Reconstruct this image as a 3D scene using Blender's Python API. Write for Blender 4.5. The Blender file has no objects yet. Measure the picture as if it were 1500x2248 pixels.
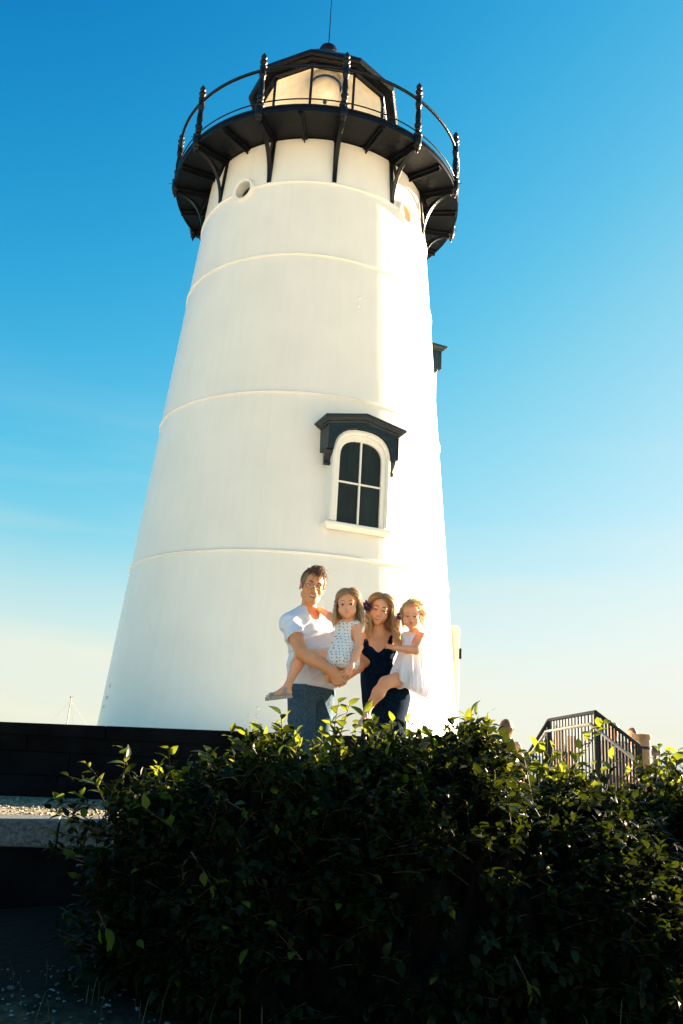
import bpy, math, random
import numpy as np
from mathutils import Vector, Matrix
random.seed(7)
PI = math.pi
R = math.radians
scene = bpy.context.scene

# ------------------------------------------------------------------ camera
FPX, PITCH, ROLL, EYE = 1845.645, 0.269562, 0.055766, 0.55
FW = Vector((0, math.cos(PITCH), math.sin(PITCH)))
_rt = Vector((1, 0, 0)); _up = _rt.cross(FW)
RT = _rt * math.cos(ROLL) + _up * math.sin(ROLL)
UP = -_rt * math.sin(ROLL) + _up * math.cos(ROLL)
cd = bpy.data.cameras.new('camera'); cam = bpy.data.objects.new('camera', cd)
scene.collection.objects.link(cam); scene.camera = cam
cd.sensor_fit = 'VERTICAL'; cd.sensor_height = 36; cd.lens = FPX / 2248 * 36
cd.clip_start = .05; cd.clip_end = 20000
M3 = Matrix((RT, UP, -FW)).transposed()
cam.matrix_world = Matrix.Translation((0, 0, EYE)) @ M3.to_4x4()

def at(x, y, Y):
    "point at ground distance Y seen at photograph position x, y (used for surveying the place)"
    d = FW + RT * ((x - 750) / FPX) - UP * ((y - 1124) / FPX)
    return Vector((d.x * Y / d.y, Y, d.z * Y / d.y + EYE))

# ------------------------------------------------------------------ light
SUN_EL, SUN_PHI = 12.0, 121.5           # phi: from towards-the-camera (-Y) round to +X
sdir = Vector((math.sin(R(SUN_PHI)) * math.cos(R(SUN_EL)), -math.cos(R(SUN_PHI)) * math.cos(R(SUN_EL)), math.sin(R(SUN_EL))))
sl = bpy.data.lights.new('sun', 'SUN'); sl.energy = 5.0; sl.angle = R(1.2); sl.color = (1, .80, .56)
so = bpy.data.objects.new('sun', sl); scene.collection.objects.link(so)
so.rotation_euler = (-sdir).to_track_quat('-Z', 'Y').to_euler()
w = bpy.data.worlds.new('World'); scene.world = w; w.use_nodes = True
nt = w.node_tree; N = nt.nodes; Lk = nt.links; N.clear()
out = N.new('ShaderNodeOutputWorld'); bg = N.new('ShaderNodeBackground'); Lk.new(bg.outputs[0], out.inputs[0])
sky = N.new('ShaderNodeTexSky'); sky.sky_type = 'NISHITA'; sky.sun_disc = False
sky.sun_elevation = R(SUN_EL); sky.sun_rotation = math.atan2(sdir.x, sdir.y)
sky.air_density = 1.0; sky.dust_density = .65; sky.ozone_density = 3.0
EXPOSURE = 3.15
SKY_STRENGTH = .1
bg.inputs[1].default_value = SKY_STRENGTH
def vmath(op, a, b=None):
    n = N.new('ShaderNodeVectorMath'); n.operation = op
    for i, v in enumerate((a, b)):
        if v is None: continue
        if isinstance(v, tuple): n.inputs[i].default_value = v
        else: Lk.new(v, n.inputs[i])
    return n.outputs[0]
raw = vmath('MULTIPLY', sky.outputs[0], (.3,) * 3)
raw = vmath('MINIMUM', raw, (1.6,) * 3)
raw = vmath('MULTIPLY', raw, (.5,) * 3)                     # the curves below run over 0..1 = 0..2
cv = N.new('ShaderNodeRGBCurve'); Lk.new(raw, cv.inputs[1])  # film-like colour response: deep blue overhead, pale cream low down
RC = [(.0, .0), (.055, .003), (.075, .012), (.12, .075), (.2, .27), (.3, .47), (.5, .74), (.8, .90)]
GC = [(.0, .0), (.1, .10), (.145, .265), (.22, .47), (.36, .70), (.6, .88), (.8, .95)]
BC = [(.0, .0), (.2, .335), (.265, .565), (.365, .745), (.42, .80), (.5, .84), (.8, .96)]
for ch, pts in enumerate((RC, GC, BC)):
    c = cv.mapping.curves[ch]
    while len(c.points) > 2: c.points.remove(c.points[1])
    c.points[0].location = pts[0]; c.points[-1].location = (1, pts[-1][1])
    for p in pts[1:]: c.points.new(*p)
cv.mapping.update()
geo = N.new('ShaderNodeNewGeometry'); sp = N.new('ShaderNodeSeparateXYZ'); Lk.new(geo.outputs['Incoming'], sp.inputs[0])
mr = N.new('ShaderNodeMapRange'); mr.interpolation_type = 'LINEAR'
ng = N.new('ShaderNodeMath'); ng.operation = 'MULTIPLY'; ng.inputs[1].default_value = -1; Lk.new(sp.outputs[2], ng.inputs[0])
Lk.new(ng.outputs[0], mr.inputs[0]); mr.inputs[1].default_value = 0; mr.inputs[2].default_value = .22
mr.inputs[3].default_value = .8; mr.inputs[4].default_value = 0
cn = N.new('ShaderNodeTexNoise'); cn.inputs['Scale'].default_value = 2.2; cn.inputs['Detail'].default_value = 5      # thin streaks of high haze
Lk.new(vmath('MULTIPLY', geo.outputs['Incoming'], (1, 1, 9)), cn.inputs[0])
cr = N.new('ShaderNodeMapRange'); Lk.new(cn.outputs[0], cr.inputs[0]); cr.inputs[1].default_value = .42; cr.inputs[2].default_value = .75; cr.inputs[3].default_value = 0; cr.inputs[4].default_value = .45
cb = N.new('ShaderNodeMapRange'); Lk.new(ng.outputs[0], cb.inputs[0]); cb.inputs[1].default_value = .04; cb.inputs[2].default_value = .42; cb.inputs[3].default_value = 1; cb.inputs[4].default_value = 0
cm = N.new('ShaderNodeMath'); cm.operation = 'MULTIPLY_ADD'; cm.use_clamp = True; Lk.new(cr.outputs[0], cm.inputs[0]); Lk.new(cb.outputs[0], cm.inputs[1]); Lk.new(mr.outputs[0], cm.inputs[2])
mx = N.new('ShaderNodeMix'); mx.data_type = 'RGBA'; Lk.new(cm.outputs[0], mx.inputs[0]); Lk.new(cv.outputs[0], mx.inputs[6])
mx.inputs[7].default_value = (.90, .91, .76, 1)             # thin milky air over the sea, all round the horizon
k = 1 / (SKY_STRENGTH * 2 ** EXPOSURE)
Lk.new(vmath('MULTIPLY', mx.outputs[2], (k,) * 3), bg.inputs[0])
scene.view_settings.view_transform = 'Standard'; scene.view_settings.look = 'None'
scene.view_settings.gamma = 1; scene.view_settings.use_curve_mapping = False
scene.view_settings.exposure = EXPOSURE
scene.render.film_transparent = False
scene.cycles.max_bounces = 8; scene.cycles.transparent_max_bounces = 16
scene.cycles.use_denoising = True
# ------------------------------------------------------------------ helpers
COL = scene.collection
def tag(o, label=None, cat=None, group=None, kind=None):
    if label: o['label'] = label
    if cat: o['category'] = cat
    if group: o['group'] = group
    if kind: o['kind'] = kind
    return o
def empty(name, loc=(0, 0, 0), label=None, cat=None, group=None):
    o = bpy.data.objects.new(name, None); COL.objects.link(o); o.location = loc; o.empty_display_size = .1
    return tag(o, label, cat, group)
def link(name, me, parent=None, mat=None):
    o = bpy.data.objects.new(name, me); COL.objects.link(o)
    if mat is not None and not me.materials: me.materials.append(mat)
    if parent is not None:
        o.parent = parent
        o.matrix_parent_inverse = Matrix.Translation(parent.location).inverted() if parent.parent is None else Matrix()
        if parent.parent is not None:            # sub-part: parents' world positions are all at their thing's base
            o.matrix_parent_inverse = Matrix()
            o.matrix_parent_inverse = (Matrix.Translation(parent.parent.location) @ parent.matrix_parent_inverse).inverted()
    return o
class MB:
    def __init__(s): s.v = []; s.f = []
    def add(s, vs, fs):
        n = len(s.v); s.v += [tuple(v) for v in vs]; s.f += [tuple(i + n for i in f) for f in fs]
    def box(s, c, h, rot=None):
        "centre, half sizes, optional 3x3 of axes"
        rot = rot or Matrix.Identity(3); c = Vector(c)
        vs = [c + rot @ Vector((x * h[0], y * h[1], z * h[2])) for z in (-1, 1) for y in (-1, 1) for x in (-1, 1)]
        s.add(vs, [(0, 2, 3, 1), (4, 5, 7, 6), (0, 1, 5, 4), (2, 6, 7, 3), (0, 4, 6, 2), (1, 3, 7, 5)])
    def tube(s, pts, r, n=8, closed=False, caps=True, flat=None):
        pts = [Vector(p) for p in pts]; m = len(pts)
        rs = r if isinstance(r, (list, tuple)) else [r] * m
        ref = None; vs = []
        for i, p in enumerate(pts):
            a = pts[i - 1] if (i or closed) else p; b = pts[(i + 1) % m] if (i < m - 1 or closed) else p
            t = (b - a).normalized()
            if ref is None:
                ref = t.cross(Vector((0, 0, 1)))
                if ref.length < .1: ref = t.cross(Vector((1, 0, 0)))
                if flat is not None: ref = Vector(flat)
            ref = (ref - t * ref.dot(t)).normalized(); o = t.cross(ref)
            for k in range(n):
                q = 2 * PI * k / n
                vs.append(p + (ref * math.cos(q) + o * math.sin(q)) * rs[i])
        fs = []
        for i in range(m if closed else m - 1):
            j = (i + 1) % m
            for k in range(n):
                l = (k + 1) % n; fs.append((i * n + k, i * n + l, j * n + l, j * n + k))
        if caps and not closed:
            fs.append(tuple(range(n))[::-1]); fs.append(tuple((m - 1) * n + k for k in range(n)))
        s.add(vs, fs)
    def lathe(s, prof, c=(0, 0), n=32, a0=0, a1=2 * PI, axis=None):
        "prof: list of (r, z) round a vertical axis at c"
        full = abs(a1 - a0 - 2 * PI) < 1e-6; cols = n if full else n + 1; vs = []
        for k in range(cols):
            q = a0 + (a1 - a0) * k / n
            for r_, z in prof: vs.append((c[0] + r_ * math.sin(q), c[1] - r_ * math.cos(q), z))
        m = len(prof); fs = []
        for k in range(n):
            l = (k + 1) % cols
            for i in range(m - 1): fs.append((k * m + i, l * m + i, l * m + i + 1, k * m + i + 1))
        s.add(vs, fs)
    def prism(s, outline, o, ax, ay, az, depth):
        "outline in (ax, ay) plane at o, extruded along az by depth"
        o = Vector(o); n = len(outline)
        vs = [o + ax * x + ay * y for x, y in outline] + [o + ax * x + ay * y + az * depth for x, y in outline]
        fs = [tuple(range(n))[::-1], tuple(range(n, 2 * n))] + [(i, (i + 1) % n, n + (i + 1) % n, n + i) for i in range(n)]
        s.add(vs, fs)
    def ring_strip(s, A, B, o, ax, ay, az, d0, d1):
        "solid between outline A and B (same count, open paths), from depth d0 to d1"
        o = Vector(o); n = len(A); g = lambda P, d: [o + ax * x + ay * y + az * d for x, y in P]
        vs = g(A, d0) + g(B, d0) + g(A, d1) + g(B, d1); fs = []
        for i in range(n - 1):
            fs += [(i, i + 1, n + i + 1, n + i), (2 * n + i, 3 * n + i, 3 * n + i + 1, 2 * n + i + 1),
                   (i, 2 * n + i, 2 * n + i + 1, i + 1), (n + i, n + i + 1, 3 * n + i + 1, 3 * n + i)]
        fs += [(0, n, 3 * n, 2 * n), (n - 1, 3 * n - 1, 4 * n - 1, 2 * n - 1)]
        s.add(vs, fs)
    def build(s, name, mat, parent=None, smooth=None, bevel=0, seg=2):
        me = bpy.data.meshes.new(name); me.from_pydata(s.v, [], s.f); me.validate()
        import bmesh
        bm = bmesh.new(); bm.from_mesh(me); bmesh.ops.recalc_face_normals(bm, faces=bm.faces); bm.to_mesh(me); bm.free()
        if smooth is not None:
            me.polygons.foreach_set('use_smooth', [True] * len(me.polygons))
            if smooth < 180: me.set_sharp_from_angle(angle=R(smooth))
        o = link(name, me, parent, mat)
        if bevel:
            b = o.modifiers.new('bevel', 'BEVEL'); b.width = bevel; b.segments = seg; b.limit_method = 'ANGLE'; b.angle_limit = R(35)
        return o
# materials -----------------------------------------------------------
def mat(name, col, rough=.6, var=.12, vscale=6, bump=0, bscale=40, spec=.5, metal=0, trans=None, col2=None, coat=0, detail=6, stretch=(1, 1, 1)):
    m = bpy.data.materials.new(name); m.use_nodes = True; t = m.node_tree; n = t.nodes; L = t.links
    b = n['Principled BSDF']; b.inputs['Roughness'].default_value = rough; b.inputs['Metallic'].default_value = metal
    b.inputs['Specular IOR Level'].default_value = spec; b.inputs['Coat Weight'].default_value = coat; b.inputs['Coat Roughness'].default_value = .08
    tc = n.new('ShaderNodeTexCoord'); mp = n.new('ShaderNodeMapping'); L.new(tc.outputs['Object'], mp.inputs[0]); mp.inputs['Scale'].default_value = stretch
    nz = n.new('ShaderNodeTexNoise'); nz.inputs['Scale'].default_value = vscale; nz.inputs['Detail'].default_value = detail; L.new(mp.outputs[0], nz.inputs[0])
    r = n.new('ShaderNodeValToRGB'); L.new(nz.outputs[0], r.inputs[0])
    c2 = col2 or tuple(c * (1 + var) for c in col); c1 = col if col2 else tuple(c * (1 - var) for c in col)
    r.color_ramp.elements[0].position = .35; r.color_ramp.elements[1].position = .65
    r.color_ramp.elements[0].color = (*c1, 1); r.color_ramp.elements[1].color = (*c2, 1)
    L.new(r.outputs[0], b.inputs['Base Color'])
    if bump:
        z = n.new('ShaderNodeTexNoise'); z.inputs['Scale'].default_value = bscale; z.inputs['Detail'].default_value = 4; L.new(mp.outputs[0], z.inputs[0])
        bp = n.new('ShaderNodeBump'); bp.inputs['Strength'].default_value = 1; bp.inputs['Distance'].default_value = bump
        L.new(z.outputs[0], bp.inputs['Height']); L.new(bp.outputs[0], b.inputs['Normal'])
    return m
# ------------------------------------------------------------------ lighthouse
TX, TY = -.7877, 13.978
def rad(z): return 2.632 - .0845 * (z - 3.08)
white = mat('white_iron_paint', (.86, .825, .73), rough=.38, var=.025, vscale=1.3, bump=.0045, bscale=2.6, spec=.4, coat=.25)
nw = white.node_tree
# long faint vertical weather streaks and spots in the paint
_n = nw.nodes; _L = nw.links
_tc = _n.new('ShaderNodeTexCoord'); _mp = _n.new('ShaderNodeMapping'); _mp.inputs['Scale'].default_value = (5, 5, .25); _L.new(_tc.outputs['Object'], _mp.inputs[0])
_z = _n.new('ShaderNodeTexNoise'); _z.inputs['Scale'].default_value = 2.2; _z.inputs['Detail'].default_value = 8; _L.new(_mp.outputs[0], _z.inputs[0])
_r = _n.new('ShaderNodeValToRGB'); _r.color_ramp.elements[0].position = .3; _r.color_ramp.elements[0].color = (.93, .93, .9, 1)
_r.color_ramp.elements[1].position = .6; _r.color_ramp.elements[1].color = (1, 1, 1, 1); _L.new(_z.outputs[0], _r.inputs[0])
_mx = _n.new('ShaderNodeMix'); _mx.data_type = 'RGBA'; _mx.blend_type = 'MULTIPLY'; _mx.inputs[0].default_value = .35
_b = _n['Principled BSDF']; _src = _b.inputs['Base Color'].links[0].from_socket
_L.new(_src, _mx.inputs[6]); _L.new(_r.outputs[0], _mx.inputs[7]); _L.new(_mx.outputs[2], _b.inputs['Base Color'])
black = mat('black_gloss_paint', (.004, .005, .007), rough=.36, var=.3, vscale=5, bump=.006, bscale=22, spec=.2)
darkpane = mat('black_boarded_panes', (.007, .014, .013), rough=.5, spec=.3, var=.4, vscale=9, bump=.0015, bscale=60, stretch=(1, 1, .15))
hoodp = mat('hood_paint', (.008, .017, .021), rough=.42, var=.4, vscale=14, bump=.002, bscale=50, spec=.35)
trimwhite = mat('white_trim_paint', (.82, .80, .72), rough=.45, var=.03, vscale=7, bump=.001, bscale=30)
cream = mat('cream_interior', (.90, .82, .66), rough=.6, var=.06)

lh = empty('lighthouse', (TX, TY, .45), 'tall white conical iron lighthouse with a black gallery and lantern on top', 'lighthouse')
ZB = [.42, 3.08, 5.548, 8.0, 9.428, 10.33]
NS = 480
def ang(phi, r, z): return Vector((TX + r * math.sin(R(phi)), TY - r * math.cos(R(phi)), z))
PORT = [(-33.0, 9.43), (49.5, 9.43)]
WIN = [(22.7, 0.0), (114.5, 2.84)]
for i in range(5):
    z0, z1 = ZB[i] + (.006 if i else 0), ZB[i + 1] - .006
    # a curved cast-iron course: outer skin, inner skin, both edges
    m = MB(); T = .16
    m.lathe([(rad(z0), z0)] + [(rad(z0 + (z1 - z0) * k / 6), z0 + (z1 - z0) * k / 6) for k in range(1, 6)] + [(rad(z1), z1), (rad(z1) - T, z1), (rad(z0) - T, z0), (rad(z0), z0)], (TX, TY), NS)
    c = m.build('wall_course', white, lh, smooth=40)
    if i in (3, 4):
        for ph, pz in PORT:
            cm = MB(); d = ang(ph, 1, 0) - Vector((TX, TY, 0))
            cm.tube([ang(ph, 1.7, pz), ang(ph, 2.6, pz)], .158, 32)
            co = cm.build('cutter', white); bo = c.modifiers.new('hole', 'BOOLEAN'); bo.object = co; bo.solver = 'EXACT'
            dg = bpy.context.evaluated_depsgraph_get(); me2 = bpy.data.meshes.new_from_object(c.evaluated_get(dg))
            c.modifiers.remove(bo); me2.set_sharp_from_angle(angle=R(25)); c.data = me2; bpy.data.objects.remove(co)
# beads between the courses
for zb in ZB[1:5]:
    m = MB(); r0 = rad(zb)
    if zb == ZB[4]: spans = [(PORT[0][0] + 4.8, PORT[1][0] - 4.8), (PORT[1][0] + 4.8, 360 + PORT[0][0] - 4.8)]
    else: spans = [(0, 360)]
    for s0, s1 in spans: m.lathe([(r0 - .02, zb - .024), (r0 + .007, zb - .024), (r0 + .020, zb - .014), (r0 + .024, zb), (r0 + .020, zb + .014), (r0 + .006, zb + .022), (r0 - .02, zb + .022)], (TX, TY), NS, R(s0), R(s1))
    m.build('bead', white, lh, smooth=60)
# faint vertical plate seams and rivets
for i in range(5):
    for k in range(8):
        seam = MB()
        ph = k * 45 + (i % 2) * 22.5 + 14.5
        za, zb = ZB[i] + .04, ZB[i + 1] - .04
        a, b = ang(ph, rad(za) + .0, za), ang(ph, rad(zb) + .0, zb)
        seam.tube([a, b], .0022, 6)
        if -80 < ((ph + 180) % 360) - 180 < 85: seam.build('plate_seam', white, lh, smooth=60)
def rivet(ph, z, n=''):
    m = MB(); p = ang(ph, rad(z), z); d = (p - Vector((TX, TY, z))).normalized()
    m.tube([p - d * .01, p + d * .008, p + d * .016], [.028, .026, .012], 8); return m.build('bolt_head', white, lh, smooth=50)
for ph, z in ((-63, 1.2), (-65, 1.03), (-62.6, 1.03), (-66, .9), (-3, .95), (-5.2, .85), (-3, .85), (-66, 2.9), (23, 7.35), (22.5, 7.2), (54, 7.95), (55, 7.55), (56, 7.35)):
    rivet(ph, z)
# portholes
for ph, pz in PORT:
    n_ = (ang(ph, 1, 0) - Vector((TX, TY, 0))); t_ = Vector((0, 0, 1)).cross(n_); u_ = Vector((0, 0, 1)); c = ang(ph, 0, pz)
    p = MB(); d1 = rad(pz) + .055; prof = [(.155, rad(pz) - .3), (.155, d1 - .01), (.165, d1), (.195, d1 + .004), (.205, d1 - .02), (.215, d1 - .05), (.218, rad(pz) - .05)]
    vs = []; fs = []; n = 40; mlen = len(prof)
    for k in range(n):
        q = 2 * PI * k / n
        for r_, dd in prof: vs.append(c + n_ * dd + (t_ * math.cos(q) + u_ * math.sin(q)) * r_)
    for k in range(n):
        l = (k + 1) % n
        for i in range(mlen - 1): fs.append((k * mlen + i, l * mlen + i, l * mlen + i + 1, k * mlen + i + 1))
    p.add(vs, fs); pr = p.build('porthole', trimwhite, lh, smooth=35)
    g = MB(); dep = rad(pz) - (.13 if ph < 0 else .0)
    g.tube([c + n_ * (dep - .03), c + n_ * dep], .157, 32)
    g.build('porthole_cover', darkpane if ph < 0 else mat('buff_cover', (.62, .43, .22), rough=.5), pr, smooth=40)

# arched windows
def arch(hw, z0, zs, zt, n=7, corner=None):
    "open path up the left side, over a flattened arch and down the right"
    P = [(-hw, z0), (-hw, (z0 + zs) / 2), (-hw, zs)]
    for k in range(1, 2 * n):
        q = PI - PI * k / (2 * n); ex = .78
        cx, sx = math.cos(q), math.sin(q)
        P.append((hw * math.copysign(abs(cx) ** ex, cx), zs + (zt - zs) * abs(sx) ** ex))
    P += [(hw, zs), (hw, (z0 + zs) / 2), (hw, z0)]
    return P
def window(ph, dz):
    zb = 3.50 + dz; Rw = rad(zb) + .0
    n_ = (ang(ph, 1, 0) - Vector((TX, TY, 0))); t_ = Vector((0, 0, 1)).cross(n_) * 1.0; u_ = Vector((0, 0, 1))
    O = Vector((TX, TY, 0)); f0 = Rw + .085                  # plane of the frame front
    fr = MB(); z0, zs, zt = zb + .06, zb + 1.02, zb + 1.30
    inn = arch(.332, z0, zs, zt); mid = arch(.40, z0, zs + .0, zt + .085); ou = arch(.455, z0, zs, zt + .165)
    fr.ring_strip(inn, mid, O, t_, u_, n_, Rw - .35, f0 - .012)
    fr.ring_strip(mid, ou, O, t_, u_, n_, Rw - .35, f0 + .022)
    w = fr.build('window_frame', trimwhite, lh, smooth=30, bevel=.006)
    md = MB(); md.ring_strip(arch(.415, z0, zs, zt + .105), arch(.437, z0, zs, zt + .14), O, t_, u_, n_, f0, f0 + .034); md.build('moulding', trimwhite, w, smooth=30, bevel=.004)
    zm = zb + .66
    half = arch(.340, z0 - .01, zs, zt + .006)
    # four black panes behind the bars
    def clip(pts, keep):     # Sutherland-Hodgman for one half plane
        outp = []
        for i in range(len(pts)):
            a, b = pts[i], pts[(i + 1) % len(pts)]; fa, fb = keep(a), keep(b)
            if fa >= 0: outp.append(a)
            if fa * fb < 0:
                k = fa / (fa - fb); outp.append((a[0] + (b[0] - a[0]) * k, a[1] + (b[1] - a[1]) * k))
        return outp
    for sx in (-1, 1):
        for sz in (-1, 1):
            P = clip(half, lambda p: sx * p[0] - .006); P = clip(P, lambda p: sz * (p[1] - zm) - .006)
            pm = MB(); pm.prism(P, O + n_ * (f0 - .062), t_, u_, n_, .012); pm.build('pane', darkpane, w)
    br = MB(); br.box(O + n_ * (f0 - .038) + u_ * ((z0 + zt) / 2), (.013, .018, (zt - z0) / 2 + .004), Matrix((t_, n_, u_)).transposed())
    br.build('glazing_bar', trimwhite, w, bevel=.003)
    br = MB(); br.box(O + n_ * (f0 - .040) + u_ * zm, (.338, .014, .012), Matrix((t_, n_, u_)).transposed()); br.build('glazing_bar', trimwhite, w, bevel=.003)
    # sill: moulded profile running across
    def run(name, prof, hw, z, mt, d, par):
        "prof (out, up) swept along t_ with mitred returns at both ends"
        m = MB(); pts = []
        for e, sg in ((-hw, -1), (hw, 1)):
            back = [O + t_ * (e + sg * ou_) + n_ * (Rw - .30) + u_ * (z + up) for ou_, up in prof]
            frn = [O + t_ * (e + sg * ou_) + n_ * (d + ou_) + u_ * (z + up) for ou_, up in prof]
            pts.append((back, frn))
        rows = [pts[0][0], pts[0][1], pts[1][1], pts[1][0]]; k = len(prof)
        vs = [v for r_ in rows for v in r_]
        fs = [(a * k + i, (a + 1) * k + i, (a + 1) * k + (i + 1) % k, a * k + (i + 1) % k) for a in range(3) for i in range(k)]
        fs += [tuple(range(k)), tuple(3 * k + i for i in range(k))[::-1]]
        m.add(vs, fs); return m.build(name, mt, par, smooth=30, bevel=.003)
    run('sill', [(-.02, -.065), (0, -.065), (.010, -.04), (.035, -.01), (.045, -.005), (.045, .028), (.035, .04), (-.02, .045)], .47, zb + .01, trimwhite, Rw + .065, lh)
    # hood: gabled cornice, frieze with arch cut out, two scrolled consoles
    hd = MB(); fr0 = f0 + .055
    zf = zb + 1.10; top = [(-.560, zb + 1.46), (0, zb + 1.575), (.560, zb + 1.46)]
    A = arch(.462, zf, zs, zt + .172)
    def upper(x): return top[0][1] + (top[1][1] - top[0][1]) * (1 - abs(x) / .560)
    B = []
    nA = len(A)
    for i, (x, z) in enumerate(A):
        if z <= zf + .001 or i < 3 or i >= nA - 3:
            sx = -1 if i < nA / 2 else 1; q = min(1, max(0, (z - zf) / .3)); B.append((.560 * sx, z if i in (0, nA - 1) else z))
        else:
            xx = x * .560 / .462; B.append((xx, upper(xx)))
    A = [(x, max(z, zf)) for x, z in A]; B = [(x, max(z, zf)) for x, z in B]
    # corner points of the frieze
    Af, Bf = A[2:nA - 2], B[2:nA - 2]
    Af = [(Af[0][0], zf)] + [Af[0]] + Af + [Af[-1]] + [(Af[-1][0], zf)]
    Bf = [(-.560, zf)] + [(-.560, upper(.560))] + Bf[1:-1] and [(-.560, zf), (-.560, upper(.560) - .02)] + [(-.560, upper(.560))] + Bf[1:-1] + [(.560, upper(.560))] + [(.560, upper(.560) - .02), (.560, zf)]
    hd.ring_strip(Af, Bf, O, t_, u_, n_, Rw - .3, fr0)
    hood = hd.build('window_hood', hoodp, lh, smooth=30, bevel=.005)
    # raised border on the frieze
    bd = MB(); bd.ring_strip([(-.540, zf + .02), (-.540, upper(.540) - .03), (0, upper(0) - .03), (.540, upper(.540) - .03), (.540, zf + .02)],
                  [(-.560, zf + .0), (-.560, upper(.560) - .0), (0, upper(0) - .0), (.560, upper(.560) - .0), (.560, zf + .0)], O, t_, u_, n_, fr0 - .01, fr0 + .012)
    bd.build('frieze_moulding', hoodp, hood, bevel=.003)
    # cornice following the gable
    prof = [(-.05, -.0), (.012, .0), (.02, .025), (.045, .035), (.05, .055), (.075, .080), (.088, .085), (.088, .115), (.075, .125), (-.05, .13)]
    cm = MB(); cols = []
    for x, sg, zz in ((-.560, -1, 'b'), (-.560, -1, 'f'), (0, 0, 'f'), (.560, 1, 'f'), (.560, 1, 'b')):
        row = []
        for ou_, up in prof:
            d = (Rw - .32) if zz == 'b' else fr0 + ou_
            row.append(O + t_ * (x + sg * ou_) + n_ * d + u_ * (upper(min(.560, abs(x))) + up + (-.0 if sg == 0 else -ou_ * .2)))
        cols.append(row)
    k = len(prof); vs = [v for r_ in cols for v in r_]
    fs = [(a * k + i, (a + 1) * k + i, (a + 1) * k + (i + 1) % k, a * k + (i + 1) % k) for a in range(4) for i in range(k)]
    fs += [tuple(range(k)), tuple(4 * k + i for i in range(k))[::-1]]
    cm.add(vs, fs); cm.build('cornice', hoodp, hood, smooth=25, bevel=.003)
    for sg in (-1, 1):
        c = MB(); outl = [(x_, y_ * .80) for x_, y_ in [(0, 0), (.0, -.27), (.05, -.27), (.075, -.25), (.07, -.215), (.045, -.19), (.05, -.15), (.09, -.11), (.135, -.06), (.15, -.03), (.15, 0)]]
        wb = fr0 - (Rw - .02)
        c.prism([(x * (wb - .05) / .15, y) for x, y in outl], O + t_ * (sg * .498 - .055) + n_ * (Rw - .03) + u_ * zf, n_, u_, t_, .11)
        c.build('console', hoodp, hood, smooth=40, bevel=.004)
for ph, dz in WIN: window(ph, dz)

# ------------------------------------------------------------------ gallery
ZD = 10.325; RD = 2.672
gm = MB()
gm.lathe([(1.3, ZD + .02), (RD - .03, ZD + .02), (RD - .03, ZD), (RD, ZD), (RD, ZD + .035), (RD - .012, ZD + .04), (RD - .012, ZD + .085), (RD + .006, ZD + .09), (RD + .006, ZD + .125), (1.3, ZD + .135), (1.3, ZD + .02)], (TX, TY), 96)
gal = gm.build('gallery_deck', black, lh, smooth=30)
for k in range(24):
    ph = 10 + 15 * k; m = MB(); n_ = ang(ph, 1, 0) - Vector((TX, TY, 0)); t_ = Vector((0, 0, 1)).cross(n_)
    rot = Matrix((n_, t_, Vector((0, 0, 1)))).transposed()
    m.box(Vector((TX, TY, ZD - .012)) + n_ * 2.33, (.31, .045, .018), rot); m.box(Vector((TX, TY, ZD - .05)) + n_ * 2.33, (.31, .010, .045), rot)
    m.build('rib', black, gal, bevel=.003)
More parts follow.
